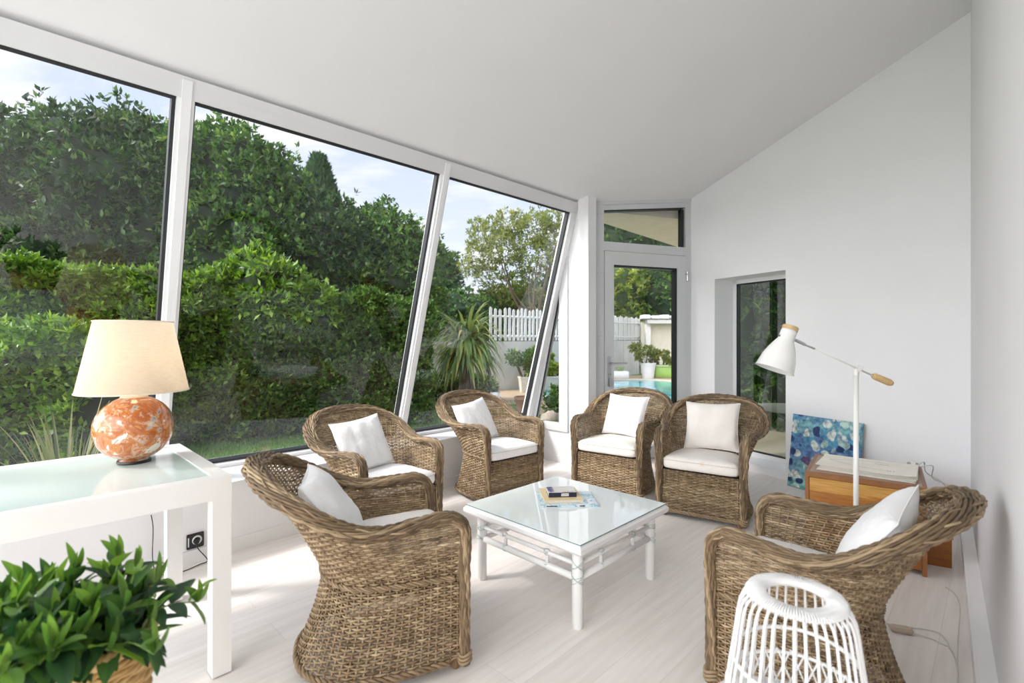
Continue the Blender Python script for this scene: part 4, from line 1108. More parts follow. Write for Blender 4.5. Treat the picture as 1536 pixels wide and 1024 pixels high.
for s_ in range(40):
    a = R.uniform(0, 2*math.pi); rad = R.uniform(0, .10); b0 = Vector((rad*math.cos(a), rad*math.sin(a), PZ-.06))
    sp_ = R.uniform(.05, 1.0); tip = Vector((b0.x*1.2+math.cos(a)*.165*sp_, b0.y*1.2+math.sin(a)*.165*sp_, PZ+R.uniform(.055, .145)*(1.15-.75*sp_)))
    mid = b0.lerp(tip, .5)+Vector((0, 0, .05*sp_)); path = crom([b0, mid, tip], 12); sm.tube(path, [.0035-.0018*i/11 for i in range(12)], 6)
    for j in range(2, 12, 2):
        p = path[j]; t = (path[min(j+1, 11)]-path[j-1]).normalized(); ph = R.uniform(0, 3.14) + (j//2)*1.57
        for sgn in (0, math.pi):
            s0 = t.cross(Vector((0, 0, 1)) if abs(t.z) < .95 else EX).normalized(); s1 = t.cross(s0)
            lat = s0*math.cos(ph+sgn)+s1*math.sin(ph+sgn)
            d = (lat*.9 + t*.55 + Vector((0, 0, .30))).normalized()
            big_leaf(p, d, Vector((0, 0, 1)) if abs(d.z) < .9 else EX, R.uniform(.075, .125)*(1 if j < 9 else .75), R.uniform(.014, .021), R.uniform(.3, 1.1), R.uniform(.0, .6)+(.38 if j > 8 else 0))
    for k in range(3):
        d = Vector((R.uniform(-.5, .5), R.uniform(-.5, .5), 1)); big_leaf(tip, d, EX, R.uniform(.05, .085), .011, .4, R.uniform(.6, 1))
np_mesh('leaves', [tuple(v) for v in V], Fc, LM, pl, rn, True)
sm.build('stems', M['stem'], pl, True)
# ================================================================ GARDEN
GZ = -.10
def gp(px, py, z=GZ):
    Y = F*(EYE-z)/(py-HY); return Vector(((px-768)/F*Y, Y, z))
def at(px, Y, py=None):
    return Vector(((px-768)/F*Y, Y, GZ if py is None else zof(py, Y)))
def ground_mat():
    m, nt, b = new_mat('lawn_ground'); tc = N(nt, 'ShaderNodeTexCoord')
    nz = N(nt, 'ShaderNodeTexNoise'); nz.inputs['Scale'].default_value = 1.3; nz.inputs['Detail'].default_value = 8; nt.links.new(tc.outputs['Object'], nz.inputs['Vector'])
    r = ramp(nt, [(.3, (.045, .10, .015)), (.55, (.075, .16, .025)), (.66, (.11, .17, .04)), (.74, (.17, .12, .06))]); nt.links.new(nz.outputs['Fac'], r.inputs['Fac'])
    nt.links.new(r.outputs[0], b.inputs['Base Color']); b.inputs['Roughness'].default_value = .9; return m
m = MB(); m.add([(-60, -30, GZ-.005), (60, -30, GZ-.005), (60, 90, GZ-.005), (-60, 90, GZ-.005)], [(0, 1, 2, 3)])
struct(m.build('ground', ground_mat()), 'green lawn outside the glazing', 'ground')

struct(MB().prism([(-9, -9, GZ-.003), (9, -9, GZ-.003), (9, -2.2, GZ-.003), (1.0, -1.9, GZ-.003), (-4.4, .2, GZ-.003), (-9, -1, GZ-.003)], (0, 0, .02)).build('bounce_slab', plain('pale_bounce_surface', (.66, .64, .61), .8, var=.04)), 'unseen pale slab added to bounce light into the room', 'bounce_slab')  # slab added out of view behind the camera for neutral bounce indoors
def leaves_np(name, C, D, Ls, Ws, mat, parent, rnd, fold=.18, U=None):
    """one folded leaf per row: base C, direction D"""
    n = len(C); D = D/np.linalg.norm(D, axis=1, keepdims=True)
    if U is None: U = RNG.normal(size=(n, 3)); U[:, 2] = np.abs(U[:, 2])+.8
    S = np.cross(D, U); S /= (np.linalg.norm(S, axis=1, keepdims=True)+1e-9); Nn = np.cross(S, D)
    L = Ls[:, None]; W = Ws[:, None]
    V = np.empty((n, 4, 3)); V[:, 0] = C; V[:, 2] = C+D*L - Nn*L*.10
    V[:, 1] = C+D*L*.5 - S*W + Nn*W*fold; V[:, 3] = C+D*L*.5 + S*W + Nn*W*fold
    idx = np.arange(n)*4
    Fc = np.concatenate([np.stack([idx, idx+1, idx+2], 1), np.stack([idx, idx+2, idx+3], 1)])
    return np_mesh(name, V.reshape(-1, 3), Fc, mat, parent, np.concatenate([rnd, rnd]))
def clusters(P0, N0, per, L, W, spread=1.0, base=.45, var=.5, up=.35):
    """rosettes of leaves at points P0 with outward normals N0"""
    n = len(P0); C = np.repeat(P0, per, 0); Nn = np.repeat(N0, per, 0)
    R = RNG.normal(size=C.shape); D = Nn*base + R*spread*.6 + np.array([0, 0, up])
    C = C + RNG.normal(size=C.shape)*L*.12
    Ls = L*RNG.uniform(.6, 1.25, len(C)); Ws = W*RNG.uniform(.7, 1.2, len(C))
    cl = np.repeat(RNG.uniform(0, 1, n), per)
    rnd = np.clip(cl*var + RNG.uniform(0, 1-var, len(C)), 0, 1)
    return C, D, Ls, Ws, rnd
def nfield(Pn, sc, seed):
    return np.array([noise.noise(Vector(p*sc)+Vector((seed, seed*.7, 0))) for p in Pn])
def ell_points(c, r, n, seed, bump=.18, zmin=None):
    d = RNG.normal(size=(n, 3)); d /= np.linalg.norm(d, axis=1, keepdims=True)
    nf = nfield(d, 2.2, seed)+.5*nfield(d, 5.5, seed+3)
    s = (1+bump*nf*1.6)*(1-np.abs(RNG.normal(size=n))*.09+(RNG.uniform(0, 1, n) > .93)*RNG.uniform(0, .16, n))
    Pp = c+d*np.array(r)*s[:, None]
    nn = d/np.array(r); nn /= np.linalg.norm(nn, axis=1, keepdims=True)
    if zmin is not None:
        k = Pp[:, 2] > zmin; Pp, nn = Pp[k], nn[k]
    return Pp, nn
def facing(Pp, nn, lim=-.35):
    """keep the side that can be seen from the room, with a margin for other viewpoints"""
    v = np.array([0, 0, 1.4])-Pp; v /= np.linalg.norm(v, axis=1, keepdims=True)
    k = (nn*v).sum(1) > lim
    return Pp[k], nn[k]
def blob_mesh(m, c, r, seed, bump=.15, k=20):
    vs = []; fs = []
    for i in range(k+1):
        for j in range(2*k):
            a = math.pi*i/k; b = math.pi*j/k; d = Vector((math.sin(a)*math.cos(b), math.sin(a)*math.sin(b), math.cos(a)))
            s = 1+bump*noise.noise(d*2.2+Vector((seed, seed*.7, 0)))*1.6
            vs.append(Vector((c[0]+d.x*r[0]*s, c[1]+d.y*r[1]*s, c[2]+d.z*r[2]*s)))
    for i in range(k):
        for j in range(2*k): fs.append((i*2*k+j, i*2*k+(j+1) % (2*k), (i+1)*2*k+(j+1) % (2*k), (i+1)*2*k+j))
    m.add(vs, fs, .3)
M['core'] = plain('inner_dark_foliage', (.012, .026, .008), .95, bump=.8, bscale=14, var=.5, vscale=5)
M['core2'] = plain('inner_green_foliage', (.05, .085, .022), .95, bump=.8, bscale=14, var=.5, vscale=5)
M['bark'] = plain('rough_bark', (.12, .085, .055), .9, bump=.5, var=.25, vscale=12)
L_hedge = leaf_mat('hedge_leaf', [(.022, .060, .010), (.075, .155, .020), (.17, .30, .035), (.38, .50, .09)], .28, .38, .5)
L_dark = leaf_mat('dark_leaf', [(.010, .030, .012), (.026, .066, .022), (.056, .12, .032), (.20, .28, .075)], .22, .42, .45)
L_mid = leaf_mat('mid_leaf', [(.014, .046, .014), (.044, .108, .024), (.10, .20, .038), (.27, .38, .08)], .25, .42, .45)
L_olive = leaf_mat('olive_leaf', [(.07, .10, .035), (.15, .19, .055), (.26, .29, .08), (.40, .38, .11)], .4, .5, .3)
L_con = leaf_mat('conifer_leaf', [(.030, .065, .030), (.055, .11, .05), (.10, .17, .07)], .15, .6, .2)
L_yel = leaf_mat('yellow_green_leaf', [(.07, .13, .02), (.16, .25, .04), (.30, .36, .06), (.42, .38, .09)], .35, .5, .3)

def hedge_block(name, label, a, b, depth, h0, h1, n, L, W, mat, seed, per=6, core='core', bulge=None):
    """clipped hedge with its front along a-b (in plan), growing depth away from the house"""
    a = Vector(a); b = Vector(b); d = (b-a); ln = d.length; d.normalize(); nr = Vector((d.y, -d.x, 0))
    if nr.y > 0: nr = -nr                       # front normal, toward the house
    root = thing(name, label, 'hedge', (0, 0, 0))
    nf = int(n*.62); t = RNG.uniform(0, 1, n); s = RNG.uniform(0, 1, n)
    Pn = np.zeros((n, 3)); Nn = np.zeros((n, 3))
    hh = h0+(h1-h0)*t
    if bulge: hh = hh + bulge[1]*np.exp(-((t-bulge[0])/bulge[2])**2)
    for i in range(n):
        if i < nf: off = 0; z = GZ+(hh[i]-GZ)*s[i]**.85; nv = (nr.x, nr.y, .25)
        else: off = -depth*s[i]; z = hh[i]; nv = (nr.x*.25, nr.y*.25, 1)
        Pn[i] = (a.x+d.x*ln*t[i]+nr.x*off, a.y+d.y*ln*t[i]+nr.y*off, z); Nn[i] = nv
    w = nfield(Pn, 1.6, seed)*.22 + nfield(Pn, 4.2, seed+5)*.12 - np.abs(RNG.normal(size=n))*.10
    Nn /= np.linalg.norm(Nn, axis=1, keepdims=True); Pn += Nn*w[:, None]
    C, D, Ls, Ws, rnd = clusters(Pn, Nn, per, L, W)
    leaves_np('leaves', C, D, Ls, Ws, mat, root, rnd)
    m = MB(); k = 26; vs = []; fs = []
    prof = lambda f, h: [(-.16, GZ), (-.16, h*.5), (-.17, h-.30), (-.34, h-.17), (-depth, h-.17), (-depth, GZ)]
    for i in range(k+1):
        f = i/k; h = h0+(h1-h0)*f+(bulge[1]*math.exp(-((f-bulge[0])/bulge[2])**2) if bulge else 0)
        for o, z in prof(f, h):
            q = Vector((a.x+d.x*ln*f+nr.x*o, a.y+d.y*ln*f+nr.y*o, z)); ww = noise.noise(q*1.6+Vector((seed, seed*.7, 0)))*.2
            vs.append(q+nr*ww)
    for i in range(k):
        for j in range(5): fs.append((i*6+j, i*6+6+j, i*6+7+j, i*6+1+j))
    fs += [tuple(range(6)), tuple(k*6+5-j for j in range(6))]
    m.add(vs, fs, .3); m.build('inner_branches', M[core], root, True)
    return root
hd = lambda s: Vector((-3.93+.87*s, 7.0+.49*s, 0))
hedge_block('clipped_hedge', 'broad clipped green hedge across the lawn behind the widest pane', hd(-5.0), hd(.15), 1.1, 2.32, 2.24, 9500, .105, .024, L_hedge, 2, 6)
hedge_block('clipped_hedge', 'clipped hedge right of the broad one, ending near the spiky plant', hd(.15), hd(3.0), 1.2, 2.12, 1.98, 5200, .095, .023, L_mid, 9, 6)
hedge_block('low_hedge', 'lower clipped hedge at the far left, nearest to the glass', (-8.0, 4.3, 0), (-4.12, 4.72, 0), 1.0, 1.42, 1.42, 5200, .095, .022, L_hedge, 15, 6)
def bush(name, label, cat, blobs, n, L, W, mat, core='core', seed=1, per=6, trunk=None, lim=-.35, group=None, corescale=.84, up=.35, bump=.18):
    root = thing(name, label, cat, group=group); Cs = []; tot = sum(r[0]*r[2]+r[1]*r[2] for c, r in blobs)
    m = MB()
    for i, (c, r) in enumerate(blobs):
        k = int(n*(r[0]*r[2]+r[1]*r[2])/tot); Pn, Nn = ell_points(np.array(c), r, k, seed+i, bump, GZ+.02); Pn, Nn = facing(Pn, Nn, lim)
        Cs.append(clusters(Pn, Nn, per, L, W, up=up))
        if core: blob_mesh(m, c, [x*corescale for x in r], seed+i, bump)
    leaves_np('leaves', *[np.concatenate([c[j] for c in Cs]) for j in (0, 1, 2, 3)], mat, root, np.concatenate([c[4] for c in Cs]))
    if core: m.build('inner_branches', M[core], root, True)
    if trunk:
        t = MB()
        for pth, r0, r1 in trunk:
            pp = crom([Vector(p) for p in pth], 12); t.tube(pp, [r0+(r1-r0)*i/11 for i in range(12)], 8)
        t.build('trunk', M['bark'], root, True)
    return root
# bright shoot standing above the hedge
s1 = hd(.15)
bush('rhododendron_bush', 'light green shoots mounding above the clipped hedge', 'bush', [((-3.75, 7.35, 1.95), (.75, .5, .62)), ((-3.15, 7.6, 1.75), (.5, .5, .45))], 1500, .12, .026, L_hedge, 'core', 31)
# tall dark trees behind the hedge
def tp(px, py, Y): return at(px, Y, py)
def tree(label, spec, n, L, W, mat, seed, **kw):
    blobs = []
    for px, py, Y, rx, rz_ in spec:
        c = tp(px, py, Y); blobs.append(((c.x, c.y, c.z), (rx, rx*.9, rz_)))
    c0 = blobs[0][0]
    return bush('evergreen_tree', label, 'tree', blobs, n, L, W, mat, 'core', seed, trunk=[([(c0[0], c0[1], GZ), (c0[0]+.1, c0[1], 1.2), (c0[0], c0[1], c0[2])], .14, .08)], group=None, **kw)
tree('tall dark evergreen at the far left behind the hedges', [(-40, 375, 8.0, 1.7, 2.05), (50, 325, 8.2, 1.4, 1.62), (-10, 430, 8.0, 1.6, 1.6)], 7500, .12, .027, L_dark, 41)
tree('tall evergreen rising behind the first mullion, its crown thinning against the sky', [(160, 320, 8.4, 1.45, 1.72), (205, 232, 8.8, .75, .72), (130, 410, 8.2, 1.4, 1.4), (250, 340, 8.6, 1.2, 1.45)], 7500, .12, .027, L_dark, 45)
tree('broad evergreen with a loose bright crown, right of the first mullion', [(335, 300, 9.2, 1.35, 1.30), (310, 252, 9.3, .80, .70), (388, 302, 9.4, .95, .92), (340, 390, 8.9, 1.5, 1.3)], 7000, .115, .027, L_mid, 51)
tree('rounded evergreen below the dark conifer', [(470, 358, 9.8, 1.15, .92), (440, 400, 9.5, 1.3, 1.1), (520, 400, 10.0, 1.2, 1.05)], 5000, .115, .026, L_dark, 55)
tree('rounded green tree at the right end of the hedge, beside the second mullion', [(560, 375, 10.4, 1.15, .92), (605, 385, 10.8, .85, .72), (590, 430, 10.2, 1.0, .8), (520, 440, 10.0, 1.3, .8)], 5000, .115, .026, L_mid, 59)
# conifer
cc = at(478, 18.0)
cn = thing('conifer_tree', 'pointed dark conifer standing above the rounded trees', 'tree')
nC = 4200; zz = RNG.uniform(0, 1, nC)**.8; zc = 4.3+zz*3.55; rad = (1-zz)**.8*.98+.05; an = RNG.uniform(0, 2*math.pi, nC); rad2 = rad*RNG.uniform(.72, 1.22, nC)
Pn = np.stack([cc.x+np.cos(an)*rad2, cc.y+np.sin(an)*rad2, zc], 1); Nn = np.stack([np.cos(an), np.sin(an), np.full(nC, 1.3)], 1); Nn /= np.linalg.norm(Nn, axis=1, keepdims=True)
C, D, Ls, Ws, rnd = clusters(Pn, Nn, 4, .26, .035, .5, 1.0, .5, .5); leaves_np('needles', C, D, Ls, Ws, L_con, cn, rnd)
m = MB(); m.lathe([(.85, 3.4), (.82, 4.4), (.62, 5.5), (.33, 6.8), (.05, 7.6), (0, 7.65)], 20, Matrix.Translation((cc.x, cc.y, 0))); m.build('inner_branches', M['core'], cn, True)
m = MB(); m.tube([(cc.x, cc.y, GZ), (cc.x, cc.y, 4)], .2, 8); m.build('trunk', M['bark'], cn)
# small round tree, olive tree and the planting beyond the fence
bush('round_tree', 'small dark green tree just right of the second mullion', 'tree', [(tuple(at(655, 20, 415)), (.95, .9, 1.1)), (tuple(at(640, 20, 450)), (.9, .9, .8))], 1500, .20, .05, L_mid, 'core', 71,
     trunk=[([tuple(at(655, 20)), tuple(at(655, 20, 420))], .12, .08)])
oc = at(772, 17)
br = []
RR = random.Random(4)
for k in range(11):
    a = RR.uniform(0, 6.28); e = Vector((oc.x+.2+1.5*math.cos(a)*RR.uniform(.5, 1), oc.y+1.3*math.sin(a)*.8, RR.uniform(3.0, 5.0)))
    br.append(([(oc.x+.75, oc.y, 1.6+.1*k % .5), (oc.x+.5+(e.x-oc.x-.5)*.4, (oc.y+e.y)/2, 2.6), tuple(e)], .045, .012))
br.append(([(oc.x+.9, oc.y, GZ), (oc.x+.85, oc.y, 1.2), (oc.x+.7, oc.y, 2.0)], .14, .09))
bush('olive_tree', 'loose yellow-green tree beyond the picket fence', 'tree',
     [(tuple(at(px, Y, py)), (r, r, rz_)) for px, py, Y, r, rz_ in ((730, 350, 17, .62, .50), (765, 335, 17.2, .6, .40), (800, 345, 17, .72, .55), (715, 385, 16.8, .45, .42), (755, 375, 16.6, .62, .5), (800, 385, 16.8, .66, .55), (835, 360, 17.3, .62, .6), (840, 400, 17.2, .5, .5), (735, 415, 16.9, .5, .35), (775, 420, 17, .5, .3), (705, 402, 17, .35, .25), (830, 330, 17.3, .4, .3))],
     2300, .15, .026, L_olive, None, 81, per=5, trunk=br, lim=-2, bump=.35)
for i, (px, py, Y, r, rz_, mt, lab) in enumerate((
    (690, 468, 17.5, 1.6, .75, L_mid, 'dark green bush left of the olive tree above the wall'), (765, 462, 18.5, 1.5, .75, L_olive, 'yellowish bush below the olive tree'),
    (835, 452, 20.5, 1.8, 1.1, L_dark, 'dark bush behind the picket fence by the last mullion'),
    (905, 445, 25, 2.3, 2.2, L_yel, 'yellow-green bush at the left side of the door glass'), (955, 440, 26, 2.4, 2.1, L_yel, 'sunlit yellow-green bush in the middle of the door glass'), (1010, 445, 25, 2.2, 2.3, L_mid, 'green bush at the right side of the door glass'),
    (920, 385, 31, 3.3, 3.0, L_dark, 'dark tall tree behind the yellow-green bushes, left'), (985, 380, 32, 3.3, 3.4, L_dark, 'dark tall tree behind the yellow-green bushes, middle'), (1050, 390, 30, 3.6, 3.2, L_mid, 'tall tree behind the bushes, at the hinge side of the door'),
    (600, 470, 24, 3.0, 2.0, L_mid, 'distant green tree behind the hedge end'))):
    c = at(px, Y, py); sc_ = Y/17
    bush('garden_bush' if Y < 28 else 'background_tree', lab, 'bush' if Y < 28 else 'tree', [((c.x, c.y, c.z), (r, r, rz_)), ((c.x, c.y, max(.6, c.z-rz_*.9)), (r, r, max(rz_, .9)))], 1500, .17*sc_, .04*sc_, mt, 'core2' if mt in (L_yel, L_olive) else 'core', 90+i*4, lim=-.2,
         trunk=[([(c.x, c.y, GZ), (c.x, c.y, c.z)], .1, .06)])
# plants outside the niche window
bush('shaded_shrub', 'dark shrub with yellowish tips outside the niche window', 'shrub', [((4.7, 8.2, 1.3), (1.2, 1.2, 1.5)), ((5.6, 8.6, 2.0), (1.0, 1.0, 1.4)), ((4.0, 8.6, .6), (.7, .7, .8))], 1600, .16, .03, L_mid, 'core', 140, trunk=[([(4.7, 8.2, GZ), (4.7, 8.2, 1.2)], .06, .04)])
M['terr'] = plain('tan_terrace_stone', (.44, .33, .22), .75, bump=.2, bscale=20, var=.08, vscale=2)
ot = thing('garden_table', 'pale outdoor table seen through the dark niche window', 'table', (3.35, 5.95, 0), math.radians(20))
m = MB(); m.lathe([(0, .50), (.40, .50), (.41, .515), (.40, .53), (0, .53)], 40); m.build('table_top', plain('pale_stone_top', (.60, .52, .42), .6), ot, 'auto')
m = MB(); m.tube([(0, 0, 0), (0, 0, .50)], .05, 14); m.lathe([(0, GZ), (.2, GZ), (.18, GZ+.04), (0, GZ+.05)], 24); m.build('pedestal', M['terr'], ot, 'auto')

# boundary wall with picket fence
M['gwall'] = plain('weathered_white_render', (.56, .555, .52), .85, bump=.3, bscale=25, var=.10, vscale=1.6)
M['picket'] = plain('white_painted_wood', (.66, .66, .65), .5, var=.05)
wp = [gp(600, 592), gp(690, 589), gp(780, 583.5), gp(850, 576), gp(935, 563.5)]
wpath = crom(wp, 40)
zw = lambda p: 1.26
def fence_wall(name, pts, h, th=.18):
    m = MB(); vs = []; fs = []
    for i, p in enumerate(pts):
        t = (pts[min(i+1, len(pts)-1)]-pts[max(i-1, 0)]).normalized(); nn = Vector((-t.y, t.x, 0))*th
        for q, z in ((p, GZ), (p+nn, GZ), (p+nn, h), (p, h)): vs.append(Vector((q.x, q.y, z)))
    for i in range(len(pts)-1):
        for j in range(4): fs.append((i*4+j, i*4+(j+1) % 4, i*4+4+(j+1) % 4, i*4+4+j))
    fs += [(3, 2, 1, 0), tuple(len(pts)*4-4+j for j in range(4))]
    m.add(vs, fs); return m.build(name, M['gwall'])
struct(fence_wall('wall_garden', wpath, 1.28), 'weathered white garden wall behind the pool', 'wall')
fc = thing('picket_fence', 'white picket fence standing on the white garden wall', 'fence')
fpts = crom([gp(735, 586.5)+Vector((0, .08, 0)), gp(780, 583.5)+Vector((0, .08, 0)), gp(850, 576)+Vector((0, .08, 0)), gp(935, 563.5)+Vector((0, .08, 0)), gp(962, 559)+Vector((0, .1, 0))], 400)
L_ = 0; nxt = 0; cnt = 0
for i in range(1, len(fpts)):
    L_ += (fpts[i]-fpts[i-1]).length
    if L_ >= nxt:
        nxt += .155; cnt += 1; t = (fpts[i]-fpts[i-1]).normalized(); p = fpts[i]; s = t*.042; nn = Vector((-t.y, t.x, 0))*.02
        h = 2.22+.03*math.sin(cnt*1.7)
        m = MB(); m.prism([up(p-s, 1.30), up(p+s, 1.30), up(p+s, h-.04), up(p, h), up(p-s, h-.04)], nn); m.build('picket', M['picket'], fc)
for z in (1.42, 1.98):
    m = MB()
    m.tube([up(q, z)+Vector((0, .04, 0)) for q in fpts[::8]], .035, 4); m.build('rail', M['picket'], fc)
# pergola-like white shelter and cream end wall right of the fence
sh = thing('white_shelter', 'low white shelter with scalloped roof edge and cream back behind the pool', 'shelter')
s0 = gp(962, 560); s1_ = gp(1060, 560); Ys = s0.y
m = MB(); m.prism([up(s0, GZ), up(s1_, GZ), up(s1_, 2.05), up(s0, 2.05)], (0, .15, 0)); m.build('back_panel', plain('cream_render', (.66, .62, .52), .8, var=.05), sh)
m = MB(); a = at(966, Ys); a1_ = at(973, Ys); m.prism([up(a, GZ)+Vector((0, -.3, 0)), up(a1_, GZ)+Vector((0, -.3, 0)), up(a1_, 2.0)+Vector((0, -.3, 0)), up(a, 2.0)+Vector((0, -.3, 0))], (0, .2, 0)); m.build('post', M['picket'], sh)
m = MB(); m.box((a.x, Ys-.5, 1.98), (s1_.x, Ys-.1, 2.13)); m.build('beam', M['picket'], sh)
for k in range(5):
    x = at(962+14*k, Ys-.3); m = MB(); m.box((x.x, Ys-.6, 2.16), (x.x+.30, Ys, 2.33-.03*(k % 2)), None, .03); m.build('roof_block', M['picket'], sh)
struct(fence_wall('wall_garden_end', [gp(935.5, 563.4), gp(950, 561.6), gp(959, 560.8)], 1.28), 'white garden wall right of the pickets', 'wall')
# terrace and pool
tpts = [gp(660, 592), gp(690, 590), gp(780, 584), gp(850, 577), gp(935, 564), gp(1060, 560.5), Vector((9.5, 14, GZ)), Vector((8, 7, GZ)), Vector((3.3, 3.4, GZ)), DR+Vector((0, .1, GZ)), DL+Vector((-.05, .15, GZ)), Vector((1.2, 8.2, GZ)), Vector((.9, 10.0, GZ)), Vector((0.1, 10.9, GZ)), gp(735, 607), gp(690, 602)]
m = MB(); pool = crom([gp(814, 586), gp(840, 582), gp(880, 575), gp(918, 572), gp(965, 571), gp(1012, 574), gp(1030, 585), gp(1012, 606), gp(960, 613), gp(905, 610), gp(860, 600), gp(822, 597)], 60, True)[:-1]
struct(MB().prism([Vector((p.x, p.y, GZ-.004)) for p in tpts][::-1], (0, 0, .022)).build('terrace', M['terr']), 'tan stone terrace around the pool', 'terrace')
def water():
    m, nt, b = new_mat('pool_water'); tc = N(nt, 'ShaderNodeTexCoord')
    nz = N(nt, 'ShaderNodeTexNoise'); nz.inputs['Scale'].default_value = 1.6; nz.inputs['Detail'].default_value = 5; nz.inputs['Distortion'].default_value = 1.5
    mp = N(nt, 'ShaderNodeMapping'); mp.inputs['Scale'].default_value = (1, .5, 1); nt.links.new(tc.outputs['Object'], mp.inputs[0]); nt.links.new(mp.outputs[0], nz.inputs['Vector'])
    r = ramp(nt, [(.3, (.015, .16, .22)), (.5, (.03, .25, .32)), (.62, (.10, .40, .46)), (.72, (.35, .62, .66))]); nt.links.new(nz.outputs['Fac'], r.inputs['Fac'])
    nt.links.new(r.outputs[0], b.inputs['Base Color']); b.inputs['Roughness'].default_value = .08
    bp = N(nt, 'ShaderNodeBump'); bp.inputs['Strength'].default_value = .25; bp.inputs['Distance'].default_value = .05; nt.links.new(nz.outputs['Fac'], bp.inputs['Height']); nt.links.new(bp.outputs[0], b.inputs['Normal'])
    return m
wt = thing('swimming_pool', 'small turquoise swimming pool with a pale coping on the terrace', 'pool')
m = MB(); m.prism([Vector((p.x, p.y, GZ+.018)) for p in pool], (0, 0, .006)); m.build('water', water(), wt)
m = MB(); cpn = crom(pool+[pool[0]], 120); m.tube([Vector((p.x, p.y, GZ+.02)) for p in cpn], .10, 6, flat=.25, up=(0, 0, 1)) if False else None
cv = []; cf = []; nP = len(pool)
cen = sum((p for p in pool), Vector())/nP
for i, p in enumerate(pool):
    t = (pool[(i+1) % nP]-pool[i-1]).normalized(); o_ = Vector((t.y, -t.x, 0)); o_ = o_ if o_.dot(p-cen) > 0 else -o_
    for q, z in ((p, GZ+.015), (p, GZ+.05), (p+o_*.30, GZ+.05), (p+o_*.30, GZ+.015)): cv.append(Vector((q.x, q.y, z)))
for i in range(nP):
    j = (i+1) % nP
    for k in range(4): cf.append((i*4+k, j*4+k, j*4+(k+1) % 4, i*4+(k+1) % 4))
m.add(cv, cf, .5); m.build('coping', plain('pale_tan_coping', (.54, .46, .36), .7, var=.06, vscale=4), wt)

# pots and planters
def pot(name, label, x, y, r0, r1, h, col, sq_=False, group=None, plant=None, seed=5):
    root = thing(name, label, 'planter', (x, y, GZ+.02), 0, group)
    m = MB(); k = 4 if sq_ else 28
    m.lathe([(0, 0), (r0, 0), (r1, h-.05), (r1*1.08, h-.05), (r1*1.08, h), (r1*.95, h), (r1*.93, h-.04), (0, h-.04)], k, Matrix.Rotation(math.pi/4+.2, 4, 'Z') if sq_ else None)
    m.build('pot', col, root, 'auto'); return root
M['wpot'] = plain('white_glazed_pot', (.74, .75, .76), .4); M['gpot'] = plain('lime_green_plastic', (.38, .62, .16), .45); M['gpot2'] = plain('pale_green_plastic', (.60, .76, .42), .45)
M['spot'] = plain('cream_stone_planter', (.60, .57, .50), .8, var=.08); M['tpot'] = plain('brown_terracotta', (.22, .12, .08), .7, var=.1)
p1 = gp(972, 568); pot('plant_pot', 'round white pot with a branching shrub beside the pool', p1.x, p1.y, .20, .27, .56, M['wpot'])
p2 = gp(994, 566.5); g_ = thing('plant_box', 'lime green rectangular plant box beside the round white pot', 'planter', (p2.x, p2.y, GZ+.02), -.1)
m = MB(); m.box((-.30, -.2, 0), (.30, .2, .42), None, .03); m.build('tub', M['gpot'], g_, 'auto'); m = MB(); m.box((-.36, -.25, .40), (.36, .25, .47), None, .02); m.build('rim', M['gpot2'], g_, 'auto')
p3 = gp(929, 569); g_ = thing('trough_planter', 'low white trough planter by the garden wall, left in the door glass', 'planter', (p3.x, p3.y, GZ+.02), .1)
m = MB(); m.box((-.32, -.18, 0), (.32, .18, .28), None, .05); m.build('tub', M['wpot'], g_, 'auto')
m = MB()
for k in range(9): m.tube([(-.05+.02*k, 0, .25), (-.1+.035*k, .03, .42)], .012, 5)
m.build('seedling', M['stem'], g_)
def airy(name, label, px, Y, py, r, rz_, n, seed, mat=L_olive, L=.12):
    c = at(px, Y, py); b0 = at(px, Y)
    R = random.Random(seed); tr = []
    bl = []
    for k in range(6):
        a = R.uniform(0, 6.28); e = (c.x+r*.8*math.cos(a), c.y+r*.6*math.sin(a), c.z+rz_*R.uniform(-.6, .7)); tr.append(([(b0.x, b0.y, GZ+.3), (b0.x+(e[0]-b0.x)*.3, b0.y, (GZ+e[2])/2), e], .035, .012))
        bl.append((e, (r*.38, r*.38, rz_*.33)))
    bush(name, label, 'shrub', bl, n, L, .028, mat, None, seed, per=5, trunk=tr, lim=-2, bump=.3)
airy('potted_shrub', 'branching yellow-green shrub growing in the round white pot', 969, p1.y, 528, .48, .32, 260, 201)
airy('potted_shrub', 'thin branching shrub growing in the lime green box', 992, p2.y, 535, .45, .32, 200, 207)
airy('potted_shrub', 'grey-green bush in the cream planter by the last mullion', 786, 13.5, 545, .40, .48, 330, 211, L_mid)
airy('climbing_shrub', 'yellowish shrub against the wall inside the triangular window', 828, 14.2, 545, .36, .48, 420, 217, L_yel)
q_ = gp(789, 589); pot('stone_planter', 'cream square planter at the wall, left of the last mullion', q_.x, q_.y, .20, .25, .42, M['spot'], True)
q_ = gp(822, 584.5); pot('stone_planter', 'cream square planter seen in the triangular window', q_.x, q_.y, .28, .34, .38, M['spot'], True)
q_ = gp(838, 582); pot('stone_planter', 'small cream planter at the right edge of the triangular window', q_.x, q_.y, .18, .22, .36, M['spot'], True)
q_ = gp(787, 619); pot('terracotta_bowl', 'square pale pot with a brown bowl on the lawn edge', q_.x, q_.y, .15, .19, .30, M['tpot'], False)
q_ = gp(737, 614); g_ = thing('plastic_chair', 'small rounded white plastic chair on the lawn behind the armchair', 'chair', (q_.x, q_.y, GZ), .3)
m = MB(); m.box((-.20, -.18, 0), (.22, .18, .24), None, .06); m.build('seat', M['wpot'], g_, 'auto'); m = MB(); m.box((.0, .10, .2), (.22, .18, .34), None, .05); m.build('backrest', M['wpot'], g_, 'auto')
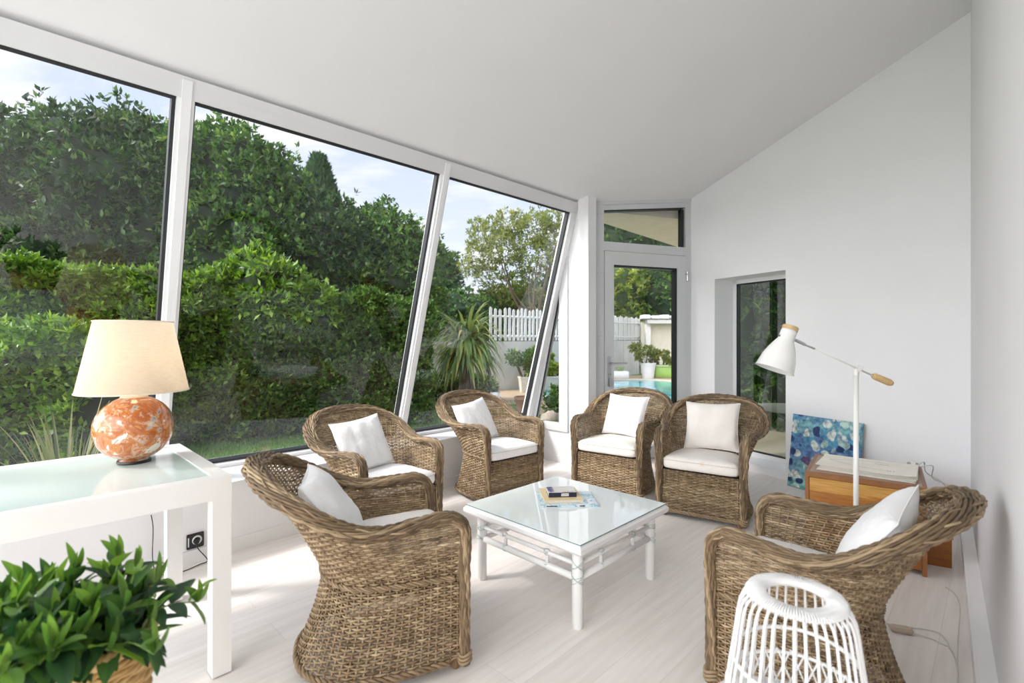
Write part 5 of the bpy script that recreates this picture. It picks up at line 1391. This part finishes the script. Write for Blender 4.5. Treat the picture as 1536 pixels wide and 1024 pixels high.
# rocks and low plants outside the triangular window
for i, (px, py, r) in enumerate(((818, 622, .16), (832, 619, .13), (826, 632, .12))):
    c = gp(px, py); m = MB(); blob_mesh(m, (c.x, c.y, GZ+r*.5), (r*1.3, r, r), 60+i, .3, 10)
    tag(m.build('garden_rock', plain('grey_brown_rock', (.30, .25, .20), .85, bump=.5, var=.3), None, True), ('brown rock at the lawn edge, left of the three', 'brown rock at the lawn edge, right of the three', 'brown rock at the lawn edge, nearest of the three')[i], 'rock')
bush('low_plant', 'low dark plant between the rocks outside the triangular window', 'plant', [(tuple(gp(840, 622)+Vector((0, 0, .2))), (.35, .25, .3))], 220, .10, .02, L_mid, 'core', 301)
bush('low_plant', 'low leafy plants at the foot of the spiky plant', 'plant', [(tuple(gp(660, 600)+Vector((0, 0, .2))), (.6, .4, .42)), (tuple(gp(712, 600)+Vector((0, 0, .2))), (.5, .4, .38))], 700, .12, .03, L_hedge, 'core', 305)

# spiky cordyline and grass tuft
def blades(name, mat, parent, base, n, L0, L1, w, el0, el1, droop, seed, rbase=.05, nseg=9, zr=0.0):
    R = random.Random(seed); V = []; Fc = []; rn = []
    for k in range(n):
        a = R.uniform(0, 2*math.pi); el = math.radians(R.uniform(el0, el1)); L = R.uniform(L0, L1)
        d = Vector((math.cos(a)*math.cos(el), math.sin(a)*math.cos(el), math.sin(el))); side = Vector((-math.sin(a), math.cos(a), 0))
        p = Vector(base)+Vector((math.cos(a)*rbase, math.sin(a)*rbase, R.uniform(-zr, zr))); o = len(V); c = R.random(); dr = droop*R.uniform(.5, 1.4)
        for i in range(nseg+1):
            f = i/nseg; ww = w*(min(1, .45+f*3))*(1-f**2.2)+.001
            nn = side.cross(d).normalized()
            V += [tuple(p-side*ww+nn*ww*.3), tuple(p+side*ww+nn*ww*.3)]
            d = (d-Vector((0, 0, 1))*dr/nseg*(.3+1.5*f)).normalized(); p = p+d*L/nseg
        for i in range(nseg): Fc.append((o+i*2, o+i*2+1, o+i*2+3, o+i*2+2)); rn.append(c)
    return np_mesh(name, V, Fc, mat, parent, rn, True)
L_cor = leaf_mat('sword_leaf', [(.08, .15, .05), (.16, .27, .09), (.30, .40, .13), (.56, .52, .17)], .3, .4, .4)
L_dead = leaf_mat('dry_leaf', [(.16, .09, .04), (.30, .18, .08), (.42, .28, .14)], .2, .7, .2)
cy = thing('cordyline_plant', 'large spiky green sword-leaved plant by the garden wall', 'plant')
cb = at(700, 10.9); cz_ = zof(515, 10.9)
blades('leaves', L_cor, cy, (cb.x, cb.y, cz_), 330, .80, 1.25, .042, -35, 68, 2.2, 3, .06, 12, .22)
blades('dry_skirt', L_dead, cy, (cb.x, cb.y, cz_-.15), 60, .5, .8, .028, -75, -15, 1.2, 5, .06, 8, .2)
blades('lower_leaves', L_cor, cy, (cb.x-.1, cb.y-.1, cz_-.25), 60, .6, .95, .034, -35, 30, 1.3, 8, .06, 9, .1)
m = MB()
for dx, dy in ((0, 0), (.14, .05), (-.15, -.04)): m.tube([(cb.x+dx, cb.y+dy, GZ), (cb.x+dx*.5, cb.y+dy*.5, .6), (cb.x, cb.y, cz_)], .06, 10)
m.build('trunk', M['bark'], cy, True)
L_tuft = leaf_mat('tuft_blade', [(.06, .09, .035), (.16, .18, .07), (.34, .31, .16)], .3, .5, .3)
tf = thing('grass_tuft', 'spiky ornamental grass tuft outside behind the table lamp', 'plant')
blades('leaves', L_tuft, tf, (-3.55, 3.95, GZ+.1), 130, .55, .95, .010, 18, 85, .75, 13, .08, 9, .05)
# lawn blades near the glass
n = 42000
rx = RNG.uniform(-7.5, 1.2, n); ry = RNG.uniform(3.6, 11.5, n)
vv = .7145*(rx+1.78)-.6997*(ry-3.143); k = (vv < -.75) & (rx*0+ry < 8.9+ .62*(rx+3.0)+2.2) & ~((rx > .1) & (ry > 10)); rx, ry = rx[k], ry[k]; n = len(rx)
C = np.stack([rx, ry, np.full(n, GZ-.005)], 1); D = np.stack([RNG.normal(size=n)*.35, RNG.normal(size=n)*.35, np.ones(n)], 1)
g = leaves_np('lawn_grass', C, D, RNG.uniform(.03, .075, n), RNG.uniform(.004, .008, n), leaf_mat('grass_blade', [(.055, .13, .018), (.10, .22, .03), (.17, .31, .05)], .35, .5, .3), None, RNG.uniform(0, 1, n))
tag(g, 'short green lawn grass outside the glazing', 'grass', kind='stuff')

# ================================================================ LIGHT, SKY, CAMERA
SUN_AZ = math.radians(SUNAZ); SUN_EL = math.radians(SUNEL)     # azimuth from +Y toward +X
sdir = Vector((math.sin(SUN_AZ)*math.cos(SUN_EL), math.cos(SUN_AZ)*math.cos(SUN_EL), math.sin(SUN_EL)))
w = bpy.data.worlds.new('sky'); SC.world = w; w.use_nodes = True; nt = w.node_tree; nt.nodes.clear()
out = N(nt, 'ShaderNodeOutputWorld'); bg = N(nt, 'ShaderNodeBackground'); tc = N(nt, 'ShaderNodeTexCoord')
sp = N(nt, 'ShaderNodeSeparateXYZ'); nt.links.new(tc.outputs['Generated'], sp.inputs[0])
zr = ramp(nt, [(.0, (.79, .845, .95)), (.15, (.71, .785, .935)), (.35, (.60, .69, .91)), (1, (.44, .55, .79))]); nt.links.new(sp.outputs['Z'], zr.inputs['Fac'])
ad = N(nt, 'ShaderNodeMath', operation='ADD'); ad.inputs[1].default_value = .22; nt.links.new(sp.outputs['Z'], ad.inputs[0])
dv = N(nt, 'ShaderNodeVectorMath', operation='DIVIDE'); cmb = N(nt, 'ShaderNodeCombineXYZ')
for i in range(3): nt.links.new(ad.outputs[0], cmb.inputs[i])
nt.links.new(tc.outputs['Generated'], dv.inputs[0]); nt.links.new(cmb.outputs[0], dv.inputs[1])
mp = N(nt, 'ShaderNodeMapping'); mp.inputs['Scale'].default_value = (1.0, 1.9, 1.0); mp.inputs['Location'].default_value = (2.3, .4, 0); nt.links.new(dv.outputs[0], mp.inputs[0])
nz = N(nt, 'ShaderNodeTexNoise'); nz.inputs['Scale'].default_value = 1.5; nz.inputs['Detail'].default_value = 9; nz.inputs['Roughness'].default_value = .55; nt.links.new(mp.outputs[0], nz.inputs['Vector'])
cr = ramp(nt, [(.47, (0, 0, 0)), (.63, (1, 1, 1))]); nt.links.new(nz.outputs['Fac'], cr.inputs['Fac'])
mx = N(nt, 'ShaderNodeMixRGB'); mx.inputs[2].default_value = (.93, .93, .965, 1); nt.links.new(cr.outputs[0], mx.inputs[0]); nt.links.new(zr.outputs[0], mx.inputs[1])
# bright sky lobe added left of and behind the camera to light the room
dt = N(nt, 'ShaderNodeVectorMath', operation='DOT_PRODUCT'); dt.inputs[1].default_value = FILL_DIR; nt.links.new(tc.outputs['Generated'], dt.inputs[0])
mr = N(nt, 'ShaderNodeMapRange'); mr.inputs['From Min'].default_value = FILL0; mr.inputs['From Max'].default_value = 1.0; mr.inputs['To Min'].default_value = 1.0; mr.inputs['To Max'].default_value = FILLK
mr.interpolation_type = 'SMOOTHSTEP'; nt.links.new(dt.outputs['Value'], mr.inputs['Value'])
fill_tint = N(nt, 'ShaderNodeMapRange'); fill_tint.inputs['From Min'].default_value = FILL0; fill_tint.inputs['From Max'].default_value = .8; nt.links.new(dt.outputs['Value'], fill_tint.inputs['Value'])
mw = N(nt, 'ShaderNodeMixRGB'); mw.inputs[2].default_value = (.965, .985, 1, 1); nt.links.new(fill_tint.outputs[0], mw.inputs[0]); nt.links.new(mx.outputs[0], mw.inputs[1])
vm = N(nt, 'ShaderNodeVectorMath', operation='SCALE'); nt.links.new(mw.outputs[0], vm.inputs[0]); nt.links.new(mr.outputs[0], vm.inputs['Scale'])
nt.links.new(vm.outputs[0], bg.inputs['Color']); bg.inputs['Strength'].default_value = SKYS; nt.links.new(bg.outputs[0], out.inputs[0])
sl = bpy.data.lights.new('sun', 'SUN'); sl.energy = SUNE; sl.angle = math.radians(SUNANG); sl.color = (1, .96, .90)
so2 = bpy.data.objects.new('sun', sl); COL.objects.link(so2); so2.rotation_euler = sdir.to_track_quat('Z', 'Y').to_euler()
cam = bpy.data.cameras.new('camera'); co = bpy.data.objects.new('camera', cam); COL.objects.link(co)
co.location = (0, 0, EYE); co.rotation_euler = (math.pi/2, 0, 0); cam.sensor_width = 36; cam.lens = 36*F/1536; cam.shift_y = -(512-HY)/1536
cam.clip_start = .02; cam.clip_end = 300; cam.dof.use_dof = True; cam.dof.focus_distance = 3.6; cam.dof.aperture_fstop = 2.4
SC.camera = co
SC.view_settings.view_transform = 'Standard'; SC.view_settings.look = 'None'; SC.view_settings.gamma = 1; SC.view_settings.use_curve_mapping = False; SC.view_settings.exposure = EXPO
SC.cycles.max_bounces = 10; SC.cycles.diffuse_bounces = 6; SC.cycles.transparent_max_bounces = 16; SC.cycles.use_denoising = True
